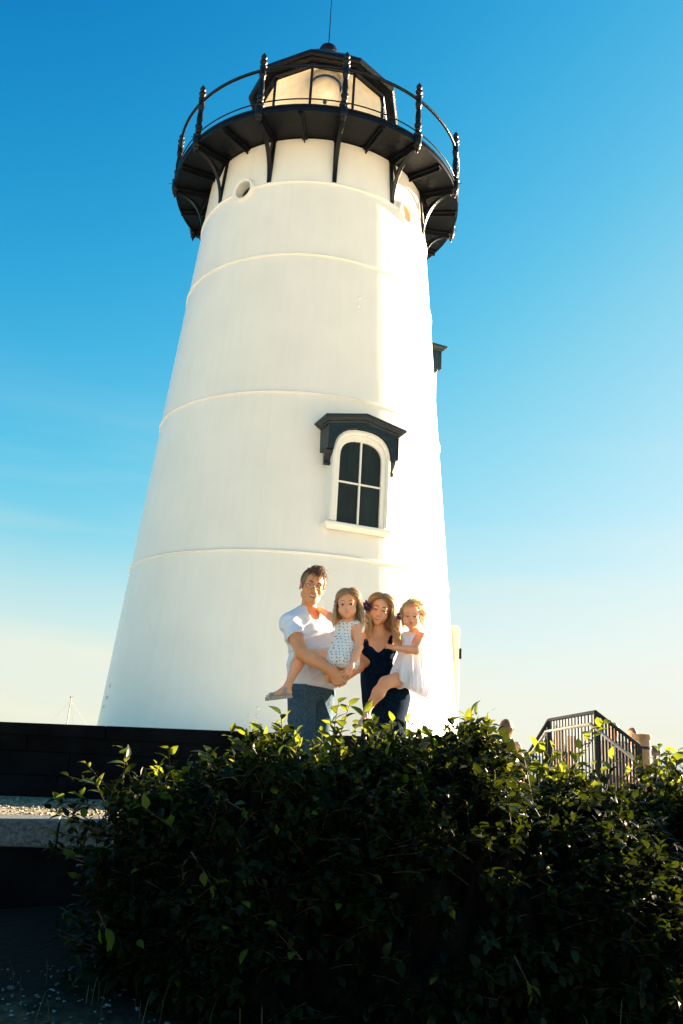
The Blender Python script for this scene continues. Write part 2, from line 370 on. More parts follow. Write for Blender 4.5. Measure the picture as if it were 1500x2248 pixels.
for k in range(12):
    ph = 10 + 30 * k; n_ = ang(ph, 1, 0) - Vector((TX, TY, 0)); t_ = Vector((0, 0, 1)).cross(n_); u_ = Vector((0, 0, 1)); O = Vector((TX, TY, 0))
    m = MB(); zc = 9.462; cr = 2.60; rin = rad(zc) + .025; a_ = cr - rin; b_ = 10.21 - zc
    arc = [(cr - a_ * math.cos(q), zc + b_ * math.sin(q)) for q in [PI / 2 * j / 14 for j in range(15)]]
    arc = [(rin, zc - .0)] + arc[1:]
    arc2 = []
    for j, (x, z) in enumerate(arc):
        q = PI / 2 * j / 14; nx, nz = -math.cos(q), math.sin(q); L_ = math.hypot(nx, nz); arc2.append((x + nx * .022, z + nz * .022))
    m.ring_strip(arc, arc2, O - t_ * .036, n_, u_, t_, 0, .072)
    br = m.build('bracket', black, lh, smooth=40, bevel=.004)
    w_ = MB()      # web plate in the corner with a hole, kept thin
    q0 = [(x + .012, z) for x, z in arc2]
    top_ = [(min(2.60, max(rin + .0, x)), 10.30) for x, z in q0]
    A = arc2[5:]; B = [(rad(10.2) + .02 + (2.6 - rad(10.2)) * (i / (len(A) - 1)), 10.31) for i in range(len(A))]
    Am = [((a[0] * .72 + b[0] * .28), (a[1] * .72 + b[1] * .28)) for a, b in zip(A, B)]; Bm = [((a[0] * .3 + b[0] * .7), (a[1] * .3 + b[1] * .7)) for a, b in zip(A, B)]
    w_.ring_strip(A, Am, O - t_ * .008, n_, u_, t_, 0, .016); w_.ring_strip(Bm, B, O - t_ * .008, n_, u_, t_, 0, .016)
    w_.ring_strip(Am[-3:], Bm[-3:], O - t_ * .008, n_, u_, t_, 0, .0158); w_.ring_strip(Am[:2], Bm[:2], O - t_ * .008, n_, u_, t_, 0, .0158)
    w_.build('bracket_web', black, br)
    v_ = MB(); zs_ = [9.47, 9.75, 10.05, 10.31]
    v_.ring_strip([(rad(z) + .001, z) for z in zs_], [(rad(z) + .028, z) for z in zs_], O - t_ * .035, n_, u_, t_, 0, .07); v_.build('wall_plate', black, br)
    # baluster post with a turned finial and a drop
    pr = [(.001, 10.13), (.012, 10.15), (.018, 10.17), (.010, 10.19), (.032, 10.205), (.046, 10.235), (.036, 10.26), (.05, 10.275), (.058, 10.30), (.062, 10.33),
          (.064, 10.44), (.056, 10.46), (.07, 10.475), (.07, 10.50), (.05, 10.52), (.034, 10.56), (.048, 10.59), (.036, 10.62), (.05, 10.655), (.058, 10.69), (.045, 10.72), (.034, 10.74),
          (.042, 10.78), (.046, 10.84), (.038, 10.95), (.032, 11.02), (.045, 11.04), (.034, 11.06), (.05, 11.09), (.052, 11.12), (.044, 11.14), (.046, 11.25), (.054, 11.27), (.04, 11.29),
          (.03, 11.31), (.05, 11.34), (.056, 11.37), (.04, 11.40), (.024, 11.41), (.04, 11.435), (.046, 11.465), (.034, 11.50), (.014, 11.515), (.018, 11.53), (.001, 11.56)]
    pm = MB(); pc = ang(ph, RD - .005, 0); pm.lathe([(r_ * 1.15, z) for r_, z in pr], (pc.x, pc.y), 14)
    post = pm.build('baluster_post', black, lh, smooth=50)
    sp_ = MB(); sp_.tube([pc + u_ * 10.42, pc + u_ * 10.42 + n_ * .13], [.009, .004], 6); sp_.build('spike', black, post)
for z, r_, nm in ((11.21, .026, 'handrail'), (10.56, .011, 'lower_rail')):
    m = MB(); m.tube([ang(k * 3.0, RD - .012, z) for k in range(120)], r_, 8, closed=True); m.build(nm, black, lh, smooth=60)

# ------------------------------------------------------------------ lantern
lan = MB(); NL = 10; PH0 = -9; RL = 1.27
def lp(k, r_, z): return ang(PH0 + 36 * k, r_, z)
z0, z1, z2 = ZD + .12, 11.38, 12.56
vs = [lp(k, RL + .03, z) for z in (z0, z1) for k in range(NL)] + [lp(k, RL - .10, z) for z in (z0, z1) for k in range(NL)]
fs = [(k, (k + 1) % NL, NL + (k + 1) % NL, NL + k) for k in range(NL)] + [(2 * NL + k, 3 * NL + k, 3 * NL + (k + 1) % NL, 2 * NL + (k + 1) % NL) for k in range(NL)] + [(NL + k, NL + (k + 1) % NL, 3 * NL + (k + 1) % NL, 3 * NL + k) for k in range(NL)]
lan.add(vs, fs); lan.build('lantern_parapet', black, lh, bevel=.006)
glass = bpy.data.materials.new('lantern_glass'); glass.use_nodes = True; gn = glass.node_tree.nodes; gl = glass.node_tree.links; gn.clear()
go = gn.new('ShaderNodeOutputMaterial'); gx = gn.new('ShaderNodeMixShader'); gt = gn.new('ShaderNodeBsdfTransparent'); gg = gn.new('ShaderNodeBsdfGlossy'); gf = gn.new('ShaderNodeMath'); gw = gn.new('ShaderNodeLayerWeight'); gw.inputs[0].default_value = .5
gf.operation = 'MULTIPLY_ADD'; gf.inputs[1].default_value = .22; gf.inputs[2].default_value = .01; gl.new(gw.outputs['Facing'], gf.inputs[0]); gt.inputs[0].default_value = (.98, .97, .95, 1); gg.inputs['Roughness'].default_value = .02
gl.new(gf.outputs[0], gx.inputs[0]); gl.new(gt.outputs[0], gx.inputs[1]); gl.new(gg.outputs[0], gx.inputs[2]); gl.new(gx.outputs[0], go.inputs[0])
for k in range(NL):
    a, b = lp(k, RL, 0), lp(k + 1, RL, 0); d = (b - a).normalized(); nn = Vector((d.y, -d.x, 0)); c = (a + b) / 2; hw = (b - a).length / 2 - .028
    m = MB(); m.box(Vector((c.x, c.y, (z1 + z2) / 2)), (hw, .006, (z2 - z1) / 2), Matrix((d, nn, Vector((0, 0, 1)))).transposed()); m.build('lantern_pane', glass, lh)
    m = MB(); m.tube([lp(k, RL, z1 - .02), lp(k, RL, z2 + .02)], .027, 6); m.build('mullion', black, lh)
for z in (z1, z2):
    m = MB(); m.tube([lp(k, RL, z) for k in range(NL)], .035, 6, closed=True); m.build('lantern_rail', black, lh)
m = MB(); m.add([lp(k, RL - .1, z1 - .03) for k in range(NL)], [tuple(range(NL))]); m.build('lantern_floor', cream, lh)  # pale disc added to bounce light up onto the lantern ceiling
# inner ceiling, back wall band and curtain-like interior seen through the panes
m = MB(); vs = [lp(k, RL - .06, z2 - .02) for k in range(NL)] + [lp(k, .16, z2 + .98) for k in range(NL)]
m.add(vs, [(k, (k + 1) % NL, NL + (k + 1) % NL, NL + k) for k in range(NL)] + [tuple(NL + k for k in range(NL))]); m.build('lantern_ceiling', cream, lh)
m = MB(); m.lathe([(.001, 12.86), (.12, 12.87), (.22, 12.92), (.275, 13.0), (.285, 13.1), (.26, 13.2), (.26, 13.5)], (TX, TY), 32)
m.build('vent_drum', mat('pale_drum', (.93, .88, .76), rough=.35), lh, smooth=60)
m = MB(); m.lathe([(.001, 12.81), (.03, 12.82), (.04, 12.84), (.04, 12.875)], (TX, TY), 16); m.build('vent_knob', darkpane, lh, smooth=60)
m = MB(); m.tube([(TX + .30 * math.cos(k * PI / 16), TY + .30 * math.sin(k * PI / 16), 13.22) for k in range(32)], .022, 6, closed=True); m.build('vent_collar', darkpane, lh, smooth=60)
# roof: eave, sloping facets with ribs, ball vent and lightning rod
rf = MB(); prof = [(RL - .06, z2 + .02), (1.40, z2 + .06), (1.47, z2 + .03), (1.50, z2 + .06), (1.50, z2 + .13), (1.46, z2 + .16), (.9, 13.28), (.17, 13.80), (.0, 13.82)]
vs = [lp(k, r_, z) for r_, z in prof for k in range(NL)]
rf.add(vs, [(i * NL + k, i * NL + (k + 1) % NL, (i + 1) * NL + (k + 1) % NL, (i + 1) * NL + k) for i in range(len(prof) - 1) for k in range(NL)])
roof = rf.build('lantern_roof', black, lh)
m = MB(); m.lathe([(.14, 13.72), (.15, 13.86), (.12, 13.88), (.17, 13.93), (.2, 14.0), (.2, 14.06), (.17, 14.14), (.1, 14.2), (.04, 14.23), (.03, 14.28), (.001, 14.29)], (TX, TY), 24); m.build('ball_vent', black, roof, smooth=60)
m = MB(); m.tube([(TX, TY, 14.2), (TX - .012, TY, 15.85)], [.013, .006], 6); m.build('lightning_rod', black, roof)
# door panel standing open on the far right of the tower foot
q0, q1, q2 = at(965, 1372, 13.9), at(1010, 1374, 13.9), at(1008, 1562, 13.9)
m = MB(); base = Vector((q0.x, 13.9, 0)); w1, w2 = q1.x - q0.x, q2.x - q0.x; zt = q1.z
m.prism([(0, .45), (w2 - .01, .45), (w1, zt - .05), (w1 - .015, zt - .015), (w1 - .05, zt), (0, zt)], base, Vector((1, 0, 0)), Vector((0, 0, 1)), Vector((0, 1, 0)), .05)
dr = m.build('open_door', mat('buff_door_paint', (.66, .52, .42), rough=.5, var=.04), lh, bevel=.008)
m = MB(); m.box(base + Vector((w1 + .012, .02, at(1012, 1435, 13.9).z)), (.022, .03, .085)); m.build('hinge', black, dr, bevel=.004)
# ------------------------------------------------------------------ ground, water, walls
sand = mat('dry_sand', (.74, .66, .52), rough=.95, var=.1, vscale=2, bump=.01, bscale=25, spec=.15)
soil = mat('dark_shingle_soil', (.030, .024, .018), rough=.95, var=.5, vscale=9, bump=.012, bscale=60, spec=.15)  # dark ground tone standing in for shade before the shrub
def wallY(x): return 7.30 + .22 * (x + 2.65)
# beach sheet to the horizon
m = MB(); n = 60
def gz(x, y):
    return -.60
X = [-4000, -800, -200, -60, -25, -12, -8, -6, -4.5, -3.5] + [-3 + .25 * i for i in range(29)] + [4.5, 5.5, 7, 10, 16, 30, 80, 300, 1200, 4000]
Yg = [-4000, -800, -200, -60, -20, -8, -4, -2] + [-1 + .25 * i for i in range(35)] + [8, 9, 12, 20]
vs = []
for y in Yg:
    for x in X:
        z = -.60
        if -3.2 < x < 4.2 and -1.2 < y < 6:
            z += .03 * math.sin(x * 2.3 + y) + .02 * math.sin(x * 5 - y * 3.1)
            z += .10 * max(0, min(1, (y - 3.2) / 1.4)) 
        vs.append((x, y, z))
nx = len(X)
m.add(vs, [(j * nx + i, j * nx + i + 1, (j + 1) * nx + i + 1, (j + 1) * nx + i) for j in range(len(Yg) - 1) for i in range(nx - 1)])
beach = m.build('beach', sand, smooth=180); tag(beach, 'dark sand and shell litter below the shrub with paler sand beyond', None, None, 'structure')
# sand material: shade painted in as dark soil under and before the bushes, pale sand farther off
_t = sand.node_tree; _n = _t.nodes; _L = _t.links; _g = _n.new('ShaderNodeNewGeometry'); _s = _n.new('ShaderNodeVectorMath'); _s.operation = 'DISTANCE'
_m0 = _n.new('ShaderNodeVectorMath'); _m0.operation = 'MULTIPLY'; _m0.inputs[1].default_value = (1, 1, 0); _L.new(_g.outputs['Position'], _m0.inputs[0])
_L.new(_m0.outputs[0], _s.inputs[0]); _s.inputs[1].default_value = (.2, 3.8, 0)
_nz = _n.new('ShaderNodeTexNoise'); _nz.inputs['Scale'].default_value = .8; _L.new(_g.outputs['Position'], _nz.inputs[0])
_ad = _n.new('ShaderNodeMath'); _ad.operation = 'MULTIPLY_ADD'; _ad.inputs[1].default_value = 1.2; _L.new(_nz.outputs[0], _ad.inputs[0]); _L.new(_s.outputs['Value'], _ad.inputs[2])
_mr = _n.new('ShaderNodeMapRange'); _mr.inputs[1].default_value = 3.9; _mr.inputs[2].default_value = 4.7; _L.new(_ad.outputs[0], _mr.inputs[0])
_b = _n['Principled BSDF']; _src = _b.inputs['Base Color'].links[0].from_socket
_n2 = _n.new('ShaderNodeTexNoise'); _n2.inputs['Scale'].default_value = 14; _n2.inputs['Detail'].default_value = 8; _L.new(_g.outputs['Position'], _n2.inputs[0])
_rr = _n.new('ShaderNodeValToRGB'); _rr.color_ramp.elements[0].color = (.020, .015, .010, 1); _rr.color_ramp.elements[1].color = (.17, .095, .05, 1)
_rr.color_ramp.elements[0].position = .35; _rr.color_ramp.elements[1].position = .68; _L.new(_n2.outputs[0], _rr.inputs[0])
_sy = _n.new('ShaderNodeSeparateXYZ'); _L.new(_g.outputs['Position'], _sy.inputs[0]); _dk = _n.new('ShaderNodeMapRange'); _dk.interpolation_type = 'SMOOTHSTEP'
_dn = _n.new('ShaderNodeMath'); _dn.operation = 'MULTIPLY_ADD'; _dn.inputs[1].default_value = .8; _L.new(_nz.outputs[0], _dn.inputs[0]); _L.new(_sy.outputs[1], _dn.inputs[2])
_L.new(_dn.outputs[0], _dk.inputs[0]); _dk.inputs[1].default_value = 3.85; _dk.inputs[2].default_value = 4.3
_m2 = _n.new('ShaderNodeMix'); _m2.data_type = 'RGBA'; _L.new(_dk.outputs[0], _m2.inputs[0]); _L.new(_rr.outputs[0], _m2.inputs[6]); _m2.inputs[7].default_value = (.010, .008, .005, 1)   # darker still close to the wall
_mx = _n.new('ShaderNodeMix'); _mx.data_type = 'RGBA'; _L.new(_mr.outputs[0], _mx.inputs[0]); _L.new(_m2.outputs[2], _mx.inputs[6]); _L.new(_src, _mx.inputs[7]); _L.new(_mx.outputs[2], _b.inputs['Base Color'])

# harbour water beyond the podium
wm = bpy.data.materials.new('harbour_water'); wm.use_nodes = True; _n = wm.node_tree.nodes; _L = wm.node_tree.links; _b = _n['Principled BSDF']
_b.inputs['Base Color'].default_value = (.02, .06, .07, 1); _b.inputs['Roughness'].default_value = .08
_z = _n.new('ShaderNodeTexNoise'); _z.inputs['Scale'].default_value = 1.4; _z.inputs['Detail'].default_value = 6; _tc = _n.new('ShaderNodeTexCoord'); _L.new(_tc.outputs['Object'], _z.inputs[0])
_bp = _n.new('ShaderNodeBump'); _bp.inputs['Distance'].default_value = .12; _L.new(_z.outputs[0], _bp.inputs['Height']); _L.new(_bp.outputs[0], _b.inputs['Normal'])
m = MB(); m.add([(-9000, 19.9, -.9), (9000, 19.9, -.9), (9000, 16000, -.9), (-9000, 16000, -.9)], [(0, 1, 2, 3)])
wa = m.build('water', wm); tag(wa, 'calm harbour water behind the lighthouse', None, None, 'structure')

# podium (ground at the tower's foot) and the black wall in front of it
def slab(name, P, z0, z1, mt, kind='structure', label=None, **k):
    m = MB(); m.prism(P, (0, 0, z0), Vector((1, 0, 0)), Vector((0, 1, 0)), Vector((0, 0, 1)), z1 - z0); o = m.build(name, mt, **k)
    return tag(o, label, None, None, kind)
concrete = mat('pale_concrete', (.66, .63, .57), rough=.9, var=.1, vscale=3, bump=.003, bscale=40)
granite = mat('speckled_granite', (.05, .055, .055), rough=.75, var=.1, vscale=55, bump=.003, bscale=70, col2=(.14, .15, .145), detail=3)
pebble = mat('pebble_terrace', (.10, .09, .07), rough=.95, vscale=22, bump=.02, bscale=45, col2=(.34, .28, .19))
blackwall = mat('blackened_wall', (.0035, .004, .005), rough=.9, var=.6, vscale=4, bump=.006, bscale=14, spec=.12)
ye = lambda x: wallY(x)
slab('podium', [(-9, ye(-9) + .3), (1.30, ye(1.3) + .3), (2.5, 11.3), (2.9, 13.5), (2.9, 19.8), (-9, 19.8)], -.9, .43, concrete, label='pale concrete ground round the foot of the lighthouse')
# wall of long coursed timbers, each board its own piece
wall = empty('black_wall', (0, wallY(0), 0), 'low black retaining wall behind the family at the foot of the lighthouse', 'wall')
d = Vector((1, .22, 0)).normalized(); nn = Vector((d.y, -d.x, 0)); UPZ = Vector((0, 0, 1))
def ztop(x): return .585 + .017 * (x + 2.65)
x = -8.0; j = 0
courses = [(-.02, .17), (.17, .36), (.36, .50)]
for ci, (za, zb_) in enumerate(courses):
    x = -9.0 + ci * .7
    while x < 1.1:
        L_ = random.uniform(1.9, 2.6); x2 = min(x + L_, 1.22)
        pr = random.uniform(-.002, .002)
        a = Vector((x, wallY(x), 0)) - nn * .25; b = Vector((x2 - .003, wallY(x2 - .003), 0)) - nn * .25
        m = MB(); A = [(a, za), (b, za), (b, zb_ - .003), (a, zb_ - .003)]
        vs = [p + UPZ * z + nn * (.25 + pr) for p, z in A] + [p + UPZ * z for p, z in A]
        m.add(vs, [(0, 1, 2, 3), (7, 6, 5, 4), (0, 4, 5, 1), (1, 5, 6, 2), (2, 6, 7, 3), (3, 7, 4, 0)])
        m.build('timber', blackwall, wall, bevel=.006, seg=1); x = x2
x = -9.0
while x < 1.1:                       # cap boards with a slight nosing
    x2 = min(x + random.uniform(2.0, 2.8), 1.22); dz = random.uniform(-.002, .002)
    a = Vector((x, wallY(x), 0)) - nn * .30; b = Vector((x2 - .005, wallY(x2 - .005), 0)) - nn * .30
    m = MB(); za, zb_ = ztop(x) + dz, ztop(x2) + dz
    vs = [a + UPZ * .488 + nn * .325, b + UPZ * .488 + nn * .325, b + UPZ * zb_ + nn * .325, a + UPZ * za + nn * .325, a + UPZ * .488, b + UPZ * .488, b + UPZ * zb_, a + UPZ * za]
    m.add(vs, [(0, 1, 2, 3), (7, 6, 5, 4), (0, 4, 5, 1), (1, 5, 6, 2), (2, 6, 7, 3), (3, 7, 4, 0)])
    m.build('cap_board', blackwall, wall, bevel=.008, seg=2); x = x2
# terrace the family stands on, with its granite coping
def copY(x): return 5.36 + .24 * (x + 1.93)
slab('terrace', [(-9, copY(-9) + .2), (5.5, copY(5.5) + .2), (5.5, wallY(5.5) - .0), (-9, wallY(-9) - .0)], -.9, -.002, pebble, label='pebbled terrace between the granite kerb and the black wall')
kerb = empty('granite_kerb', (0, copY(0), 0), 'speckled granite kerb edging the terrace', 'kerb')
d2 = Vector((1, .24, 0)).normalized(); n2 = Vector((d2.y, -d2.x, 0)); x = -8.6
while x < 5.2:
    x2 = min(x + 1.75, 5.4); a = Vector((x, copY(x), 0)); b = Vector((x2 - .008, copY(x2 - .008), 0)); m = MB()
    vs = [a - UPZ * .155, b - UPZ * .155, b, a, a - UPZ * .155 - n2 * .34, b - UPZ * .155 - n2 * .34, b - n2 * .34, a - n2 * .34]
    m.add([v + UPZ * .012 for v in vs], [(0, 1, 2, 3), (7, 6, 5, 4), (0, 4, 5, 1), (1, 5, 6, 2), (2, 6, 7, 3), (3, 7, 4, 0)])
    m.build('kerb_stone', granite, kerb, bevel=.014, seg=3); x = x2
slab('terrace_footing', [(-9, copY(-9) + .06), (5.5, copY(5.5) + .06), (5.5, copY(5.5) + .3), (-9, copY(-9) + .3)], -.95, -.15, blackwall, label='dark footing below the granite kerb')
# ------------------------------------------------------------------ figures: smooth bodies grown on a distance field
f32 = np.float32
class Field:
    "signed distance field on a regular grid; primitives are blended smoothly and then meshed as one surface"
    def __init__(s, lo, hi, h):
        s.lo = np.array(lo, f32); s.h = h; s.n = (np.ceil((np.array(hi) - np.array(lo)) / h).astype(int) + 1)
        s.d = np.full(s.n, .5, f32)
    def sub(s, lo, hi):
        a = np.maximum(0, np.floor((np.array(lo) - s.lo) / s.h).astype(int)); b = np.minimum(s.n, np.ceil((np.array(hi) - s.lo) / s.h).astype(int) + 1)
        if (b <= a).any(): return None
        sl = tuple(slice(i, j) for i, j in zip(a, b))
        g = [(s.lo[k] + s.h * np.arange(a[k], b[k], dtype=f32)) for k in range(3)]
        return sl, np.meshgrid(*g, indexing='ij', sparse=True)
    def blend(s, sl, d, k, op='u'):
        A = s.d[sl]
        if op == 'u':
            if k > 0:
                hh = np.maximum(k - np.abs(A - d), 0) / k; s.d[sl] = np.minimum(A, d) - hh * hh * k * .25
            else: s.d[sl] = np.minimum(A, d)
        else:
            d = -d
            if k > 0:
                hh = np.maximum(k - np.abs(A - d), 0) / k; s.d[sl] = np.maximum(A, d) + hh * hh * k * .25
            else: s.d[sl] = np.maximum(A, d)
    def cone(s, a, b, ra, rb, k=.02, op='u', inf=0):
        a = np.array(a, f32); b = np.array(b, f32); ra += inf; rb += inf; m = .06
        q = s.sub(np.minimum(a - ra, b - rb) - m, np.maximum(a + ra, b + rb) + m)
        if q is None: return
        sl, (X, Y, Z) = q; ba = b - a; l2 = float(ba @ ba) + 1e-9
        t = np.clip(((X - a[0]) * ba[0] + (Y - a[1]) * ba[1] + (Z - a[2]) * ba[2]) / l2, 0, 1)
        d = np.sqrt((X - a[0] - t * ba[0]) ** 2 + (Y - a[1] - t * ba[1]) ** 2 + (Z - a[2] - t * ba[2]) ** 2) - (ra + (rb - ra) * t)
        s.blend(sl, d, k, op)
    def ell(s, c, r, M=None, k=.02, op='u', inf=0):
        "ellipsoid: radii r along the rows of M"
        c = np.array(c, f32); r = np.array(r, f32) + inf; M = np.eye(3) if M is None else np.array(M, f32)
        e = np.sqrt(((M * r[:, None]) ** 2).sum(0)) + .06
        q = s.sub(c - e, c + e)
        if q is None: return
        sl, (X, Y, Z) = q; P = [X - c[0], Y - c[1], Z - c[2]]
        L = [(P[0] * M[i][0] + P[1] * M[i][1] + P[2] * M[i][2]) for i in range(3)]
        k0 = np.sqrt(sum((L[i] / r[i]) ** 2 for i in range(3))) + 1e-6; k1 = np.sqrt(sum((L[i] / r[i] ** 2) ** 2 for i in range(3))) + 1e-6
        s.blend(sl, k0 * (k0 - 1) / k1, k, op)
    def plane(s, p, n, k=.0):
        "keep the side the normal points away from"
        X, Y, Z = s.grid(); n = np.array(n, f32) / np.linalg.norm(n)
        d = (X - p[0]) * n[0] + (Y - p[1]) * n[1] + (Z - p[2]) * n[2]
        A = s.d
        if k > 0:
            hh = np.maximum(k - np.abs(A - d), 0) / k; s.d = np.maximum(A, d) + hh * hh * k * .25
        else: s.d = np.maximum(A, d)
    def grid(s):
        return np.meshgrid(*[(s.lo[k] + s.h * np.arange(s.n[k], dtype=f32)) for k in range(3)], indexing='ij', sparse=True)
    def mesh(s, name):
        d = s.d; nx, ny, nz = d.shape; ins = d < 0
        c = np.zeros((nx - 1, ny - 1, nz - 1), np.int8)
        for i in (0, 1):
            for j in (0, 1):
                for k in (0, 1): c += ins[i:nx - 1 + i, j:ny - 1 + j, k:nz - 1 + k]
        act = (c > 0) & (c < 8); idx = np.argwhere(act); vid = np.full(act.shape, -1, np.int64); vid[act] = np.arange(len(idx))
        acc = np.zeros((len(idx), 3)); cnt = np.zeros(len(idx)); C = [(i, j, k) for i in (0, 1) for j in (0, 1) for k in (0, 1)]
        val = {q: d[idx[:, 0] + q[0], idx[:, 1] + q[1], idx[:, 2] + q[2]] for q in C}
        for q in C:
            for ax in range(3):
                if q[ax] == 0:
                    r = list(q); r[ax] = 1; a, b = val[q], val[tuple(r)]; m = (a < 0) != (b < 0)
                    t = np.where(m, a / np.where(m, a - b, 1), 0); p = np.tile(np.array(q, float), (len(idx), 1)); p[:, ax] = t
                    acc[m] += p[m]; cnt[m] += 1
        V = (idx + acc / cnt[:, None]) * s.h + s.lo
        F = []
        for ax in range(3):
            sl0 = [slice(None)] * 3; sl1 = [slice(None)] * 3; sl0[ax] = slice(0, -1); sl1[ax] = slice(1, None)
            e = ins[tuple(sl0)] != ins[tuple(sl1)]; P = np.argwhere(e); u, v = (ax + 1) % 3, (ax + 2) % 3
            P = P[(P[:, u] > 0) & (P[:, v] > 0) & (P[:, u] < d.shape[u] - 1) & (P[:, v] < d.shape[v] - 1)]
            flip = ins[tuple(sl0)][tuple(P.T)]
            def g(du, dv):
                Q = P.copy(); Q[:, u] -= du; Q[:, v] -= dv; return vid[tuple(Q.T)]
            q = np.stack([g(0, 0), g(1, 0), g(1, 1), g(0, 1)], 1); q[~flip] = q[~flip][:, ::-1]; F.append(q)
        F = np.concatenate(F)
        me = bpy.data.meshes.new(name); me.vertices.add(len(V)); me.vertices.foreach_set('co', V.astype(f32).ravel())
        me.loops.add(len(F) * 4); me.loops.foreach_set('vertex_index', F.ravel().astype(np.int32))
        me.polygons.add(len(F)); me.polygons.foreach_set('loop_start', np.arange(0, len(F) * 4, 4, dtype=np.int32))
        me.update(calc_edges=True); me.validate(); me.polygons.foreach_set('use_smooth', [True] * len(me.polygons))
        return me
    def copy(s):
        o = object.__new__(Field); o.lo, o.h, o.n, o.d = s.lo, s.h, s.n, s.d.copy(); return o

def frame(fwd, roll=0, up=(0, 0, 1)):
    "rows: right-hand side of the person's picture (viewer's right), forward (face), up"
    f = Vector(fwd).normalized(); x = f.cross(Vector(up)).normalized() * -1
    u = f.cross(x) * 1.0
    if u.z < 0: u = -u
    c, s_ = math.cos(roll), math.sin(roll)
    x2 = x * c - u * s_; u2 = u * c + x * s_          # positive roll: clockwise in the picture
    return x2, f, u2
class Head:
    "everything about a head is placed in its own frame: x viewer's right, y out of the face, z up; s scales it"
    def __init__(s, c, fwd, roll, size, kind, ears=True): s.ears = ears; s.c = Vector(c); s.x, s.f, s.u = frame(fwd, roll); s.s = size / .235; s.kind = kind
    def P(s, x, y, z): return s.c + (s.x * x + s.f * y + s.u * z) * s.s
    def M(s): return [tuple(s.x), tuple(s.f), tuple(s.u)]
    def sculpt(s, F, neck):
        k = s.kind; S = s.s; M = s.M(); e = lambda c, r, kk=.012, op='u': F.ell(s.P(*c), [q * S for q in r], M, kk * S, op)
        cn = lambda a, b, ra, rb, kk=.012, op='u': F.cone(s.P(*a), s.P(*b), ra * S, rb * S, kk * S, op)
        if k == 'child':
            e((0, -.014, .036), (.076, .094, .080)); e((0, .030, -.034), (.062, .058, .062), .03); e((0, .064, -.080), (.020, .017, .016), .03)
            for q in (-1, 1): e((q * .035, .056, -.036), (.026, .024, .026), .03)
        elif k == 'woman':
            e((0, -.012, .036), (.072, .092, .080)); e((0, .030, -.038), (.058, .058, .068), .03); e((0, .068, -.090), (.020, .017, .017), .03)
            for q in (-1, 1): e((q * .041, .053, -.030), (.027, .025, .026), .025)
        else:
            e((0, -.012, .036), (.073, .094, .082)); e((0, .030, -.042), (.060, .062, .072), .03); e((0, .074, -.096), (.027, .019, .019), .03)
            for q in (-1, 1): e((q * .043, .055, -.026), (.024, .022, .022), .02); cn((q * .050, .010, -.060), (q * .030, .058, -.092), .014, .015, .03)
        # brow, sockets, nose
        cn((-.040, .072, .024), (.040, .072, .024), .010, .010, .02)
        for q in (-1, 1): e((q * .031, .095, .004), (.021, .020, .013), .014, 's')
        for q in (-1, 1): e((q * .031, .074, .003), (.0175, .0145, .0125), .004)
        n = {'child': .85, 'woman': .95, 'man': 1.12}[k]
        cn((0, .078, .012), (0, .080 + .026 * n, -.026), .0085, .0105 * n, .012); e((0, .079 + .026 * n, -.028), (.011 * n, .011 * n, .010 * n), .006)
        for q in (-1, 1): e((q * .0135 * n, .082 + .008 * n, -.031), (.0075 * n, .009 * n, .007 * n), .006)
        # muzzle round the lips
        e((0, .073, -.056), (.030, .018, .020), .02)
        for q in ((-1, 1) if s.ears else ()): e((q * .077, -.008, -.008), (.009, .019, .031), .008); e((q * .086, -.002, -.004), (.006, .010, .018), .006, 's')
        a = s.P(0, -.030, -.055); F.cone(a, neck[0], neck[1], neck[2], .03)
    def open_mouth(s, F, w=.022, h=.008, z=-.056):
        F.ell(s.P(0, .096, z), (w * s.s, .016 * s.s, h * s.s), s.M(), .004, 's')

def patch(name, pts, r, mt, par, n=6, flat=1.0, dirn=None):
    m = MB(); m.tube(pts, r, n); return m.build(name, mt, par, smooth=80)
# ------------------------------------------------------------------ people: shared pieces
def skin(name, c, c2):
    m = mat(name, c, rough=.5, vscale=9, bump=.0006, bscale=160, spec=.35, col2=c2)
    b = m.node_tree.nodes['Principled BSDF']; b.inputs['Subsurface Weight'].default_value = .08
    b.inputs['Subsurface Radius'].default_value = (.022, .008, .004); b.inputs['Subsurface Scale'].default_value = 1
    return m
def hairmat(name, dark, light, dens=900):
    m = bpy.data.materials.new(name); m.use_nodes = True; n = m.node_tree.nodes; L = m.node_tree.links; b = n['Principled BSDF']
    a = n.new('ShaderNodeAttribute'); a.attribute_name = 'tone'; r = n.new('ShaderNodeValToRGB')
    r.color_ramp.elements[0].color = (*dark, 1); r.color_ramp.elements[1].color = (*light, 1); L.new(a.outputs['Fac'], r.inputs[0])
    L.new(r.outputs[0], b.inputs['Base Color']); b.inputs['Roughness'].default_value = .45; b.inputs['Specular IOR Level'].default_value = .4
    t = n.new('ShaderNodeBsdfTranslucent'); L.new(r.outputs[0], t.inputs[0]); x = n.new('ShaderNodeMixShader'); x.inputs[0].default_value = .35
    L.new(b.outputs[0], x.inputs[1]); L.new(t.outputs[0], x.inputs[2]); L.new(x.outputs[0], n['Material Output'].inputs[0])
    return m
def cloth(name, c, c2=None, rough=.85, weave=0, trans=0):
    m = mat(name, c, rough=rough, vscale=4, col2=c2, bump=.0008 + weave, bscale=260 if not weave else 320, spec=.15, var=.03)
    if trans:
        n = m.node_tree.nodes; L = m.node_tree.links; t = n.new('ShaderNodeBsdfTranslucent'); t.inputs[0].default_value = (*c, 1); x = n.new('ShaderNodeMixShader'); x.inputs[0].default_value = trans
        L.new(n['Principled BSDF'].outputs[0], x.inputs[1]); L.new(t.outputs[0], x.inputs[2]); L.new(x.outputs[0], n['Material Output'].inputs[0])
    return m
rng = np.random.default_rng(11)
